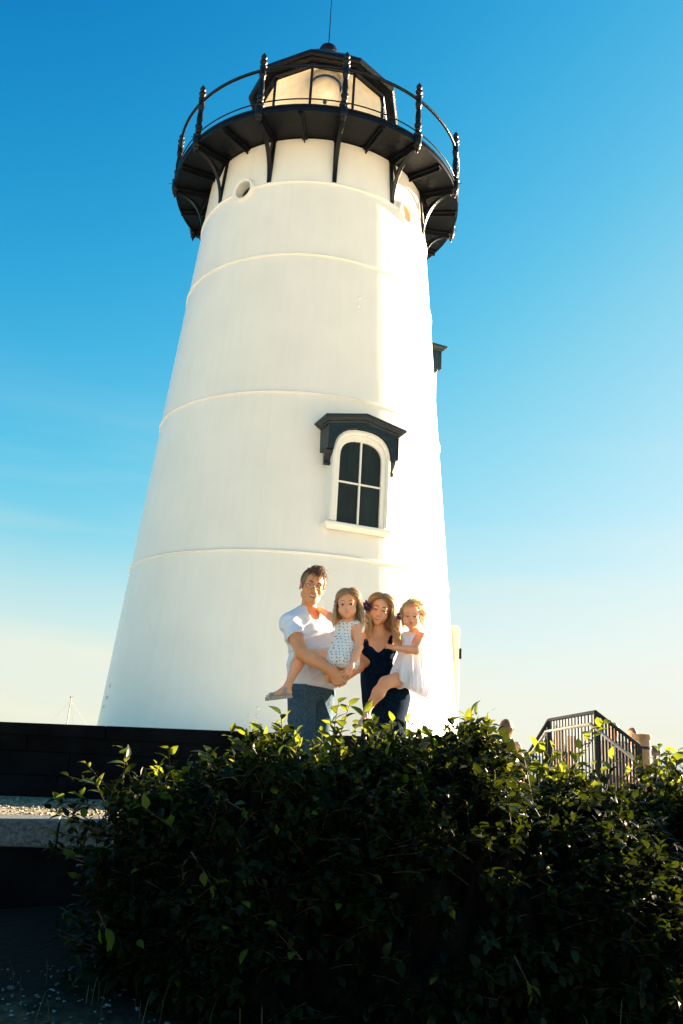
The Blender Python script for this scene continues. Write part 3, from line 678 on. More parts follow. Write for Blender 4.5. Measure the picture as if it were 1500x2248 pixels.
def strands(name, P, r, tone, mt, par, sides=4):
    "P: (S, K, 3) centre lines, r: (S, K) radii -> one mesh of tapered locks"
    P = np.asarray(P, float); S, K, _ = P.shape
    T = np.gradient(P, axis=1); T /= np.linalg.norm(T, axis=2, keepdims=True) + 1e-9
    ref = rng.normal(size=(S, 1, 3)) + np.zeros((1, K, 1)); A = np.cross(T, ref); A /= np.linalg.norm(A, axis=2, keepdims=True) + 1e-9; B = np.cross(T, A)
    V = np.stack([P + r[..., None] * (A * math.cos(q) + B * math.sin(q)) for q in [2 * PI * i / sides for i in range(sides)]], 2)
    idx = np.arange(S * K * sides).reshape(S, K, sides)
    a = idx[:, :-1]; b = idx[:, 1:]
    F = np.stack([a, np.roll(a, -1, 2), np.roll(b, -1, 2), b], -1).reshape(-1, 4)
    me = bpy.data.meshes.new(name); me.vertices.add(S * K * sides); me.vertices.foreach_set('co', V.astype(f32).ravel())
    me.loops.add(len(F) * 4); me.loops.foreach_set('vertex_index', F.ravel().astype(np.int32)); me.polygons.add(len(F)); me.polygons.foreach_set('loop_start', np.arange(0, len(F) * 4, 4, dtype=np.int32))
    me.update(calc_edges=True); me.polygons.foreach_set('use_smooth', [True] * len(me.polygons))
    at_ = me.attributes.new('tone', 'FLOAT', 'POINT'); tn = np.repeat(np.asarray(tone, float).reshape(S, -1) if np.ndim(tone) > 1 else np.repeat(np.asarray(tone)[:, None], K, 1), sides, axis=1).reshape(S, K, sides) if False else np.broadcast_to((np.asarray(tone, float)[:, None] if np.ndim(tone) == 1 else np.asarray(tone, float))[..., None], (S, K, sides))
    at_.data.foreach_set('value', tn.astype(f32).ravel())
    return link(name, me, par, mt)
def unit(az, pol): return np.array([math.sin(R(az)) * math.sin(R(pol)), math.cos(R(az)) * math.sin(R(pol)), math.cos(R(pol))])
SC, SR = np.array([0, -.012, .036]), np.array([.0745, .095, .083])
def slerp(a, b, t):
    w_ = math.acos(max(-1, min(1, float(a @ b)))); 
    return a if w_ < 1e-4 else (math.sin((1 - t) * w_) * a + math.sin(t * w_) * b) / math.sin(w_)
def towards(H, pts): return [H.P(*p) for p in pts]
def surf(F, H, x, z, y0=.16, lift=.0):
    "walk back from in front of the face until the skin is met"
    prev = None
    for i in range(260):
        y = y0 - i * .0006; p = H.P(x, y, z); q = (np.array(p) - F.lo) / F.h; i0 = np.floor(q).astype(int)
        if (i0 < 0).any() or (i0 >= np.array(F.n) - 1).any(): continue
        t = q - i0; c = F.d[i0[0]:i0[0] + 2, i0[1]:i0[1] + 2, i0[2]:i0[2] + 2]
        v = c[0] * (1 - t[0]) + c[1] * t[0]; v = v[0] * (1 - t[1]) + v[1] * t[1]; v = v[0] * (1 - t[2]) + v[1] * t[2]
        if v < 0: return y + lift
    return .08
eyewhite = mat('eye_white', (.42, .38, .35), rough=.2, var=.02); iris_m = mat('iris_brown', (.035, .022, .014), rough=.2); lash = mat('lashes', (.015, .010, .008), rough=.6)
teeth_m = mat('teeth', (.68, .62, .54), rough=.25, var=.01); mouth_m = mat('mouth_dark', (.10, .02, .018), rough=.6)
def face(F, H, par, brow, lipm, smile=0, squint=1.0, browz=.026, mz=-.056, open_=0, brow_r=.0035):
    S = H.s
    for q in (-1, 1):
        y = surf(F, H, q * .031, .003) ; c = H.P(q * .031, y - .0075, .003)
        m = MB(); ring = []
        for i in range(7):
            a = PI * i / 6; ring.append((math.sin(a), math.cos(a)))
        n = 14; vs = [c + (H.x * (s_ * math.cos(2 * PI * k / n)) * .0148 + H.u * (s_ * math.sin(2 * PI * k / n)) * .0078 * squint + H.f * co * .0095) * S for s_, co in ring for k in range(n)]
        m.add(vs, [(i * n + k, i * n + (k + 1) % n, (i + 1) * n + (k + 1) % n, (i + 1) * n + k) for i in range(6) for k in range(n)])
        e = m.build('eye', eyewhite, par, smooth=180)
        d = MB(); cc = c + H.f * (.0088 * S); vs = [cc + (H.x * math.cos(2 * PI * k / 12) * .0070 + H.u * math.sin(2 * PI * k / 12) * .0070 * squint) * S * r_ + H.f * (.0012 + .0018 * (1 - r_)) * S for r_ in (1, .5) for k in range(12)]
        d.add(vs, [(k, (k + 1) % 12, 12 + (k + 1) % 12, 12 + k) for k in range(12)] + [tuple(range(12, 24))]); d.build('iris', iris_m, e)
        P = []
        for t in (-1, -.6, -.2, .2, .6, 1):
            x, z = q * .031 + t * .0145, .003 + .0082 * squint * (1 - t * t * .85); P.append(H.P(x, surf(F, H, x, z, lift=.002), z))
        patch('eyelash_line', P, [.0007 * S, .0016 * S, .0021 * S, .0021 * S, .0017 * S, .0008 * S], lash, par, 6)
        P = []
        for t in (-1, -.5, 0, .5, 1):
            x = q * (.033 + .019 * t); z = browz + .005 * (1 - t * t) - (.003 if t > .6 else 0); P.append(H.P(x, surf(F, H, x, z, lift=.0008), z))
        patch('eyebrow', P, [brow_r * S, brow_r * 1.15 * S, brow_r * 1.1 * S, brow_r * .85 * S, brow_r * .4 * S], brow, par, 6)
    w_ = .021 + .0095 * smile; N_ = 9; up = []; lo = []; mid = []
    for i in range(N_):
        t = -1 + 2 * i / (N_ - 1); x = t * w_; lift = .006 * smile * t * t
        zu = mz + .003 + lift + (.0022 + .002 * smile) * (1 - t * t); zl = mz - .003 + lift - (.0025 + .0085 * smile + open_ * .004) * (1 - t * t)
        up.append(H.P(x, surf(F, H, x, mz + .012 + lift, lift=-.001 if smile else .0005), zu)); lo.append(H.P(x, surf(F, H, x, mz - .014, lift=.001) - .0, zl)); 
        mid.append((x, zu, zl))
    ta = [.0005, .0016, .0022, .0025, .0023, .0025, .0022, .0016, .0005]
    patch('upper_lip', up, [a * S * .95 for a in ta], lipm, par, 8); patch('lower_lip', lo, [a * S * 1.2 for a in ta], lipm, par, 8)
    if smile or open_:
        m = MB(); vs = []
        for x, zu, zl in mid:
            y = surf(F, H, x, mz + .013) - .007; vs += [H.P(x, y, zu), H.P(x, y, zl)]
        m.add(vs, [(2 * i, 2 * i + 1, 2 * i + 3, 2 * i + 2) for i in range(N_ - 1)]); m.build('mouth', mouth_m, par)
        if smile:
            m = MB(); vs = []
            for x, zu, zl in mid[1:-1]:
                y = surf(F, H, x, mz + .013) - .0045; vs += [H.P(x, y, zu), H.P(x, y + .001, zu * .3 + zl * .7)]
            m.add(vs, [(2 * i, 2 * i + 1, 2 * i + 3, 2 * i + 2) for i in range(N_ - 3)]); m.build('teeth', teeth_m, par, smooth=180)
def hand(F, wrist, d, back, thumb, S=1.0, curl=(20, 25, 20), spread=.10, flex=None, wr=.026, thumb_out=.8):
    "palm and five separate fingers; d wrist->knuckles, back out of the back of the hand, thumb = side (vector) on which the thumb sits"
    d = Vector(d).normalized(); b = Vector(back); b = (b - d * b.dot(d)).normalized(); t = Vector(thumb); t = (t - d * t.dot(d) - b * t.dot(b)).normalized(); w = Vector(wrist)
    L = .092 * S
    for i, (off, ln) in enumerate(((.030, .96), (.010, 1.0), (-.010, .97), (-.028, .88))):
        k0 = w + t * off * .55 * S; k1 = w + d * L * ln + t * off * S; F.cone(k0, k1, .017 * S, .0125 * S, .016 * S)
    F.cone(w - d * .02 * S, w + d * .02 * S, wr * S, wr * .95 * S, .02 * S)
    F.ell(w + d * .045 * S - b * .006 * S, (.034 * S, .040 * S, .017 * S), [tuple(t), tuple(d), tuple(b)], .015 * S)
    fl = (.078, .088, .082, .064)
    for i, (off, ln) in enumerate(((.032, .96), (.0105, 1.0), (-.0105, .97), (-.031, .88))):
        p = w + d * L * ln + t * off * S; a = 0; dirv = (d + t * spread * (1.2 - i * .8)).normalized(); seg = [fl[i] * q for q in (.46, .30, .24)]; rr = [.0098, .0088, .0080, .0068]
        cu = curl if flex is None else flex[i]
        for j in range(3):
            a += R(cu[j]); v = (dirv * math.cos(a) - b * math.sin(a)).normalized(); q = p + v * seg[j] * S
            F.cone(p, q, rr[j] * S, rr[j + 1] * S, .0035 * S); p = q
    p = w + d * .022 * S + t * .026 * S - b * .006 * S; v = (d * .75 + t * thumb_out - b * .25).normalized()
    q = p + v * .042 * S; F.cone(p, q, .0155 * S, .0115 * S, .012 * S); v2 = (v * .8 + d * .55 - b * .3).normalized(); q2 = q + v2 * .030 * S; F.cone(q, q2, .0108 * S, .0098 * S, .003 * S)
    F.cone(q2, q2 + (v2 + d * .2).normalized() * .022 * S, .0096 * S, .0078 * S, .003 * S)
def limb(F, pts, rs, k=.03, inf=0):
    for i in range(len(pts) - 1): F.cone(pts[i], pts[i + 1], rs[i], rs[i + 1], k, inf=inf)
def folds(F, waves):
    "a few soft creases that fade in and out: each wave is (direction, wavelength, depth, phase)"
    X, Y, Z = F.grid(); acc = 0
    for d, wl, amp, ph in waves:
        d = np.array(d, float); d /= np.linalg.norm(d); q = (X * d[0] + Y * d[1] + Z * d[2]) * (2 * PI / wl) + ph
        q = q + .9 * np.sin(X * 7 + Z * 5 + ph) + .6 * np.sin(Z * 8 - Y * 6 + ph * 2)
        m_ = np.clip(.25 + .9 * np.sin(X * 5.3 + Z * 7.1 + Y * 4 + ph * 3), 0, 1)
        acc = acc - amp * (1 - np.abs(np.sin(q * .5))) ** 2.5 * m_
    F.d = F.d + acc.astype(f32)
def bounds(pts, m=.3):
    a = np.array([list(p) for p in pts]); return a.min(0) - m, a.max(0) + m
def flower(name, c, nrm, r, mt, par, n=22, seed=1):
    rs = np.random.default_rng(seed); m = MB(); c = Vector(c); nrm = Vector(nrm).normalized()
    for i in range(n):
        v = Vector(rs.normal(size=3)); v = (v.normalized() + nrm * .9).normalized(); a = v.cross(Vector(rs.normal(size=3))).normalized(); b_ = v.cross(a)
        o = c + v * r * .25; L = r * rs.uniform(.6, 1.0); w_ = r * .30
        m.add([o, o + v * L * .5 + a * w_ + b_ * w_ * .2, o + v * L * .9 + a * w_ * .5, o + v * L - b_ * w_ * .3, o + v * L * .9 - a * w_ * .5, o + v * L * .5 - a * w_ + b_ * w_ * .2],
              [(0, 1, 2, 3), (0, 3, 4, 5)])
    return m.build(name, mt, par)
petal = mat('purple_petals', (.05, .018, .085), rough=.6, vscale=60, col2=(.19, .07, .24)); petal_hi = mat('pale_petals', (.45, .35, .5), rough=.6)
metal_dark = mat('dark_metal', (.02, .02, .022), rough=.3, spec=.6); gold = mat('gold', (.8, .55, .22), rough=.25, metal=1, var=.02); silver = mat('silver_leather', (.42, .47, .48), rough=.35, metal=.4, vscale=50, var=.1)
espadrille = mat('woven_sole', (.45, .40, .32), rough=.8, vscale=90, var=.25, bump=.001, bscale=300)
def lens_glass():
    m = bpy.data.materials.new('lens'); m.use_nodes = True; n = m.node_tree.nodes; L = m.node_tree.links; n.clear(); o = n.new('ShaderNodeOutputMaterial'); x = n.new('ShaderNodeMixShader'); x.inputs[0].default_value = .06
    t = n.new('ShaderNodeBsdfTransparent'); g = n.new('ShaderNodeBsdfGlossy'); g.inputs['Roughness'].default_value = .03; L.new(t.outputs[0], x.inputs[1]); L.new(g.outputs[0], x.inputs[2]); L.new(x.outputs[0], o.inputs[0]); return m
lensm = lens_glass()
def long_hair(H, n, L, spread, wave, part=0.0, side_bias=(1, 1), fwd=.02, rr=.0028, seed=3, front=38, lift=(.004, .022), jitter=.01, K=22, widen=(1.0, 1.0), maxside=None):
    rs = np.random.default_rng(seed); PS = []; RS = []; TN = []
    down = np.array([0, 0, -1.0]); X, F_, U = [np.array(v) for v in (H.x, H.f, H.u)]; c = np.array(H.c); S = H.s
    W = lambda p: c + (X * p[0] + F_ * p[1] + U * p[2]) * S
    for i in range(n):
        sd = 1 if rs.random() < side_bias[1] / sum(side_bias) else -1
        u = rs.random() ** .8                                    # 0 front .. 1 back
        ang_ = front - u * (front + 95)                          # angle from the crown towards the face
        d0 = np.array([sd * .025 + part, math.sin(R(ang_)), math.cos(R(ang_))]); d0 /= np.linalg.norm(d0)
        taz = sd * (72 + 95 * u + rs.normal() * 5); tpol = 88 + rs.normal() * 5
        d1 = unit(taz, tpol); lf = rs.uniform(*lift) * (widen[0] if sd < 0 else widen[1]); pts = []
        ks = K // 3 + 2
        for j in range(ks):
            t = j / (ks - 1); d = slerp(d0, d1, t); pts.append(W(SC + d * (SR + lf * (.45 + .55 * math.sin(PI * min(1, t * .8))) + .002)))
        ln = L * rs.uniform(.7, 1.05); p = pts[-1].copy(); ph = rs.random() * 6.28; out_ = X * sd; fr = fwd * (1 - u) * 1.2 - .03 * u
        nn_ = K - ks
        for j in range(nn_):
            t = (j + 1) / nn_; a = wave * min(1, t * 2.5)
            q = p + down * ln * t + out_ * (spread[0 if sd < 0 else 1] * t * (1.15 - t * .5)) + F_ * fr * t * 2
            q = q + (X * math.sin(ph + t * 13) + F_ * math.cos(ph * 1.3 + t * 11)) * a + rs.normal(size=3) * .0008
            pts.append(q)
        PS.append(pts); r0 = rr * rs.uniform(.6, 1.3); RS.append([r0 * min(1, .5 + j * .2) * (1 if j < K - 6 else (K - j) / 6.5 + .06) for j in range(K)])
        b_ = rs.random(); TN.append([min(1, max(0, b_ * .55 + .55 * j / K - .05)) for j in range(K)])
    return np.array(PS), np.array(RS), np.array(TN)
def scalp_cap(F_src_h, H, name, mt, par, cut, inflate=.006, tone=.2, extra=None):
    "thin shell of hair lying on the skull, cut back from the face"
    lo, hi = bounds([H.c], .2); F = Field(lo, hi, .004); S = H.s
    F.ell(H.P(*SC), (SR + inflate) * S, H.M(), 0)
    if extra: extra(F)
    for (p, n_) in cut: 
        a = H.P(*p); v = H.x * n_[0] + H.f * n_[1] + H.u * n_[2]; F.plane(a, tuple(v), .01)
    me = F.mesh(name); me.attributes.new('tone', 'FLOAT', 'POINT').data.foreach_set('value', np.full(len(me.vertices), tone, f32))
    return me
def merge_hair(par, mt, name, cap, st):
    "cap and locks joined as one hair object"
    import bmesh
    bm = bmesh.new(); bm.from_mesh(cap); bm.from_mesh(st.data); me = bpy.data.meshes.new(name); bm.to_mesh(me); bm.free()
    me.polygons.foreach_set('use_smooth', [True] * len(me.polygons)); bpy.data.objects.remove(st); return link(name, me, par, mt)
# ------------------------------------------------------------------ the family
A = at
def person(label, base, group='family posing before the lighthouse'):
    return empty('person', base, label, 'person', group)
# ---- man
def build_man():
    P = person('standing man in glasses, white T-shirt and blue linen trousers holding a girl', (-.2, 6.25, 0))
    H = Head(A(686, 1289, 6.20), (.20, -.95, -.15), R(10), .262, 'man')
    L_ = Vector((.76, .65, 0)).normalized(); Fd = Vector((.65, -.76, 0)).normalized(); U = Vector((0, 0, 1)); M = [tuple(L_), tuple(Fd), tuple(U)]
    sr, sl = A(636, 1368, 6.17), A(716, 1372, 6.42); er, el = A(664, 1434, 5.99), A(800, 1450, 6.34); wr_, wl = A(731, 1475, 5.86), A(748, 1494, 5.96)
    nb = A(677, 1347, 6.27); chest = A(672, 1398, 6.31); waist = A(679, 1462, 6.32); pel = A(683, 1512, 6.32)
    hr, hl = A(663, 1532, 6.24), A(702, 1532, 6.42); kr, kl = Vector((hr.x + .02, 6.20, .50)), Vector((hl.x + .01, 6.44, .50)); ar, al = Vector((hr.x + .02, 6.24, .09)), Vector((hl.x + .02, 6.46, .09))
    pts = [H.c, sr, sl, er, el, wr_, wl, pel, ar, al]; lo, hi = bounds(pts, .17); lo[2] = 0; F = Field(lo, hi, .0042)
    def torso(F, inf=0, belly=0):
        F.ell(chest + U * .03, (.170, .112, .17), M, .05, inf=inf); F.ell(chest + U * .10, (.165, .09, .07), M, .05, inf=inf); F.ell(waist, (.152, .118, .15), M, .06, inf=inf + belly); F.ell(pel, (.160, .118, .11), M, .05, inf=inf)
        F.cone(sr, nb, .058, .05, .05, inf=inf); F.cone(sl, nb, .058, .05, .05, inf=inf)
    torso(F)
    for s_, e_, w_ in ((sr, er, wr_), (sl, el, wl)):
        m1 = e_.lerp(w_, .3); F.cone(s_, e_, .058, .047, .035); F.cone(e_, m1, .045, .047, .03); F.cone(m1, w_, .047, .029, .02)
    for h_, k_, a_ in ((hr, kr, ar), (hl, kl, al)):
        limb(F, [h_, k_, k_.lerp(a_, .3), a_], [.085, .056, .052, .036], .04)
        F.cone(a_, a_ + Vector((.09, -.16, -.045)), .036, .034, .03); F.ell(a_ + Vector((.09, -.15, -.06)), (.045, .09, .028), None, .02)
    H.sculpt(F, (nb, .052, .058)); H.open_mouth(F, .027, .0100, -.059)
    hand(F, wr_, (A(745, 1500, 5.85) - wr_), (-.25, -.92, .2), (.8, 0, .5), .98, flex=[(68, 70, 30), (66, 70, 30), (64, 68, 30), (60, 66, 30)], spread=.04, wr=.030)
    hand(F, wl, (A(724, 1488, 5.92) - wl), (.0, -.8, -.6), (0, -.5, .8), 1.0, flex=[(50, 85, 50)] * 4, spread=.03, wr=.029)
    sk = skin('tanned_skin', (.73, .30, .13), (.80, .36, .17))
    body = link('body', F.mesh('body'), P, sk)
    # T-shirt
    lo2, hi2 = bounds([sr, sl, nb, pel, chest, er], .2); C = Field(lo2, hi2, .0042)
    torso(C, .016, .010); C.ell(A(712, 1412, 6.36), (.10, .10, .13), None, .05)
    C.ell(pel + U * .06, (.165, .125, .10), M, .05, inf=.016)
    C.cone(sr, sr.lerp(er, .62), .061, .067, .04); C.cone(sl, sl.lerp(el, .6), .066, .068, .04)
    folds(C, [((.8, .2, -1), .085, .008, .3), ((-.4, .1, 1), .12, .008, 1.7), ((1, 0, .35), .09, .007, .9)])
    C.plane(A(686, 1506, 6.2), Vector((-.06, -.02, -1)), .006)                       # hem
    sd_ = (er - sr).normalized(); X, Y, Z = C.grid()
    q = sr.lerp(er, .50); dpl = (X - q.x) * sd_.x + (Y - q.y) * sd_.y + (Z - q.z) * sd_.z   # sleeve end, only near the arm
    tt = np.clip(dpl, 0, .3); ax_ = np.sqrt((X - q.x - sd_.x * tt) ** 2 + (Y - q.y - sd_.y * tt) ** 2 + (Z - q.z - sd_.z * tt) ** 2) - .092
    cut_ = np.maximum(-dpl, ax_); C.d = np.maximum(C.d, -cut_)
    C.cone(q + sd_ * .02, q - sd_ * .05, .056, .054, .002, 's')
    # V neck: wedge cut in front, round at the back
    vpt = A(698, 1353, 6.11); C.cone(nb + U * .05 - Fd * .0, nb + Fd * .05 - U * .015, .062, .050, .01, 's')
    C.cone(nb + Fd * .045 + U * .01, vpt + Fd * .03, .060, .008, .004, 's')
    shirt = link('t_shirt', C.mesh('t_shirt'), P, cloth('white_cotton', (.84, .90, .99), trans=.12))
    hem = MB(); 
    # trousers
    lo3, hi3 = bounds([hr, hl, ar, al, pel], .2); lo3[2] = 0; T = Field(lo3, hi3, .005)
    T.ell(pel, (.160, .118, .11), M, .05, inf=.010)
    for h_, k_, a_ in ((hr, kr, ar), (hl, kl, al)): limb(T, [h_ + U * .02, k_, a_], [.108, .088, .080], .035)
    folds(T, [((1, 0, .4), .09, .010, .4), ((1, .2, -.9), .13, .010, 2.0)])
    T.plane(A(686, 1499, 6.2), (0, 0, 1), .004); T.plane(Vector((0, 0, .06)), (0, 0, -1), .004)
    tm = mat('blue_grey_linen', (.035, .065, .095), rough=.9, vscale=160, col2=(.09, .145, .19), bump=.0012, bscale=420, spec=.1, stretch=(1, 1, .35))
    link('trousers', T.mesh('trousers'), P, tm)
    # shoes
    for a_ in (ar, al):
        m = MB(); m.tube([a_ + Vector((-.02, .05, -.055)), a_ + Vector((.02, 0, -.05)), a_ + Vector((.09, -.15, -.06)), a_ + Vector((.12, -.20, -.062))], [.035, .045, .048, .02], 12); m.build('shoe', metal_dark, P, smooth=80)
    dark_h = hairmat('brown_grey_hair', (.13, .068, .032), (.58, .40, .24))
    face(F, H, P, dark_h if False else mat('brown_brow', (.06, .035, .02), rough=.8), mat('lips_man', (.50, .15, .09), rough=.5), smile=1.0, squint=.6, mz=-.057)
    # short wavy hair: cap and tufts
    capm = scalp_cap(None, H, 'hair', dark_h, P, [((0, .074, .070), (0, .80, -.60)), ((0, .042, -.02), (0, 1, -.05)), ((0, 0, -.050), (0, .25, -1))], .009, .5)
    rs = np.random.default_rng(5); PS = []; RS = []; TN = []; K = 9
    X_, F_, U_ = [np.array(v) for v in (H.x, H.f, H.u)]; c = np.array(H.c)
    for i in range(1300):
        az = rs.uniform(-180, 180); pol = rs.uniform(0, 1) ** .6 * 118
        if abs(az) < 66 and pol > 56: continue
        if pol > 98 and abs(az) < 120: continue
        d = unit(az, pol); top = max(0, 1 - pol / 75); ln = .018 + .034 * top + rs.random() * .012
        tn = np.cross(d, np.array([0, 0, 1.0])) * rs.normal() * .3 + np.array([rs.normal() * .25 + .7 * top, .55 * (1 if abs(az) < 60 else -.8), -.9 * (1 - top)]); tn = tn - d * (tn @ d); cu = rs.normal(size=3)
        pts = []
        for j in range(K):
            t = j / (K - 1); q = SC + d * (SR + .005 + ln * .36 * math.sin(t * 2.5) * (.35 + .8 * top) + .007 * top) + tn * ln * 1.0 * t + .005 * np.array([math.sin(7 * t + cu[0] * 3), math.cos(6 * t + cu[1] * 3), math.sin(5 * t + cu[2] * 3)]) * t
            pts.append(c + (X_ * q[0] + F_ * q[1] + U_ * q[2]) * H.s)
        grey = .45 if (pol > 60 and rs.random() < .6) else 0
        PS.append(pts); r0 = rs.uniform(.0014, .0032); RS.append([r0 * (1 - .85 * (j / (K - 1)) ** 2) for j in range(K)]); b_ = rs.random() * .5 + grey; TN.append([b_ * (.6 + .4 * j / K) for j in range(K)])
    for i in range(10):       # loose curls over the forehead
        x0 = rs.uniform(-.035, .03); pts = []
        for j in range(K):
            t = j / (K - 1); q = np.array([x0 + .012 * math.sin(t * 4 + i), .068 + .028 * math.sin(t * 2.2), .098 - .042 * t - .01 * t * t]); pts.append(c + (X_ * q[0] + F_ * q[1] + U_ * q[2]) * H.s)
        PS.append(pts); RS.append([.0022 * (1 - .8 * t / K) for t in range(K)]); TN.append([.15] * K)
    st = strands('h', np.array(PS), np.array(RS), np.array(TN), dark_h, P); merge_hair(P, dark_h, 'hair', capm, st)
    # glasses
    g = empty('glasses', (0, 0, 0)); g.parent = P; g.matrix_parent_inverse = Matrix.Translation(P.location).inverted()
    for q in (-1, 1):
        y = .112; cx = q * .033; loop = []
        for k in range(20):
            a = 2 * PI * k / 20; ca, sa = math.cos(a), math.sin(a); loop.append(H.P(cx + .0245 * math.copysign(abs(ca) ** .7, ca), y - .0 - (abs(cx + .0245 * ca)) * .14, .000 + .0155 * math.copysign(abs(sa) ** .75, sa)))
        m = MB(); m.tube(loop, .00135 * H.s, 6, closed=True); m.build('lens_rim', metal_dark, g, smooth=80)
        m = MB(); m.tube(loop[0:11], .0020 * H.s, 6); m.build('brow_bar', metal_dark, g, smooth=80)
        m = MB(); m.add(loop, [tuple(range(20))]); m.build('lens', lensm, g)
        m = MB(); m.tube([H.P(cx + q * .0245, y - .009, .004), H.P(q * .073, .075, .006), H.P(q * .080, -.01, .004), H.P(q * .079, -.03, -.012)], .0016 * H.s, 6); m.build('temple', metal_dark, g, smooth=80)
    m = MB(); m.tube([H.P(-.009, .108, .003), H.P(0, .111, .005), H.P(.009, .108, .003)], .0014 * H.s, 6); m.build('bridge', metal_dark, g, smooth=80)
    m = MB(); rc = A(719, 1493, 5.875); m.tube([rc + Vector((.010 * math.cos(k * PI / 8), -.004, .010 * math.sin(k * PI / 8))) for k in range(16)], .0018, 6, closed=True); m.build('ring', gold, P, smooth=80)
    m = MB(); m.lathe([(.0, .004), (.0075, .003), (.008, -.004), (.0055, -.010), (.0, -.010)], (0, 0), 10)
    return P
build_man()

def sandal(P, ank, heel, toe, S, sole_t=.020):
    d = (toe - heel).normalized(); n = Vector((0, 0, 1)); n = (n - d * n.dot(d)).normalized(); s_ = d.cross(n); L = (toe - heel).length
    out_ = []
    for t, w_ in ((0, .010), (.03, .020), (.12, .027), (.35, .026), (.55, .029), (.75, .035), (.9, .031), (.98, .018), (1.0, .008)): out_.append((t * L, w_ * S))
    O = [(x, y) for x, y in out_] + [(x, -y) for x, y in out_[::-1]]
    m = MB(); m.prism(O, heel - n * sole_t, d, s_, n, sole_t); sole = m.build('sandal', espadrille, P, bevel=.003)
    def strap(pts, w_):
        m = MB(); m.tube([heel + d * a * L + s_ * b * S + n * c * S for a, b, c in pts], [w_ * S] * len(pts), 6); m.build('strap', silver, sole, smooth=80)
    for o in (.70, .76, .82): strap([(o, -.034, 0), (o - .01, -.028, .022), (o - .01, 0, .033), (o, .028, .022), (o, .034, 0)], .0062)
    strap([(.30, -.028, 0), (.22, -.024, .035), (.16, -.018, .062), (.10, 0, .07), (.10, .02, .062), (.22, .025, .035), (.3, .028, 0)], .0045)
    strap([(.42, -.028, 0), (.34, -.030, .03), (.2, -.026, .06)], .0045); strap([(.16, -.028, .0), (.24, -.030, .03), (.36, -.022, .052), (.36, .0, .06), (.3, .022, .05)], .0045)
    return sole
def foot(F, ank, heel, toe, S, n=Vector((0, 0, 1))):
    d = (toe - heel).normalized(); n = (n - d * n.dot(d)).normalized(); s_ = d.cross(n); L = (toe - heel).length
    F.cone(ank, heel + d * .10 * L + n * .02 * S, .024 * S, .022 * S, .02); F.cone(heel + d * .14 * L + n * .02 * S, heel + d * .70 * L + n * .015 * S, .021 * S, .017 * S, .02); F.cone(ank, heel + d * .62 * L + n * .02 * S, .022 * S, .017 * S, .02)
    F.ell(heel + d * .68 * L + n * .014 * S, (.04 * S, .030 * S, .014 * S), [tuple(d), tuple(s_), tuple(n)], .012)
    for i, (o, l, r_) in enumerate(((-.020, .97, .0095), (-.008, .98, .0072), (.004, .95, .0068), (.014, .91, .0064), (.023, .86, .006))):
        F.cone(heel + d * .74 * L + s_ * o * S * .9 + n * .012 * S, heel + d * l * L + s_ * o * S + n * .010 * S, r_ * S, r_ * .92 * S, .004)

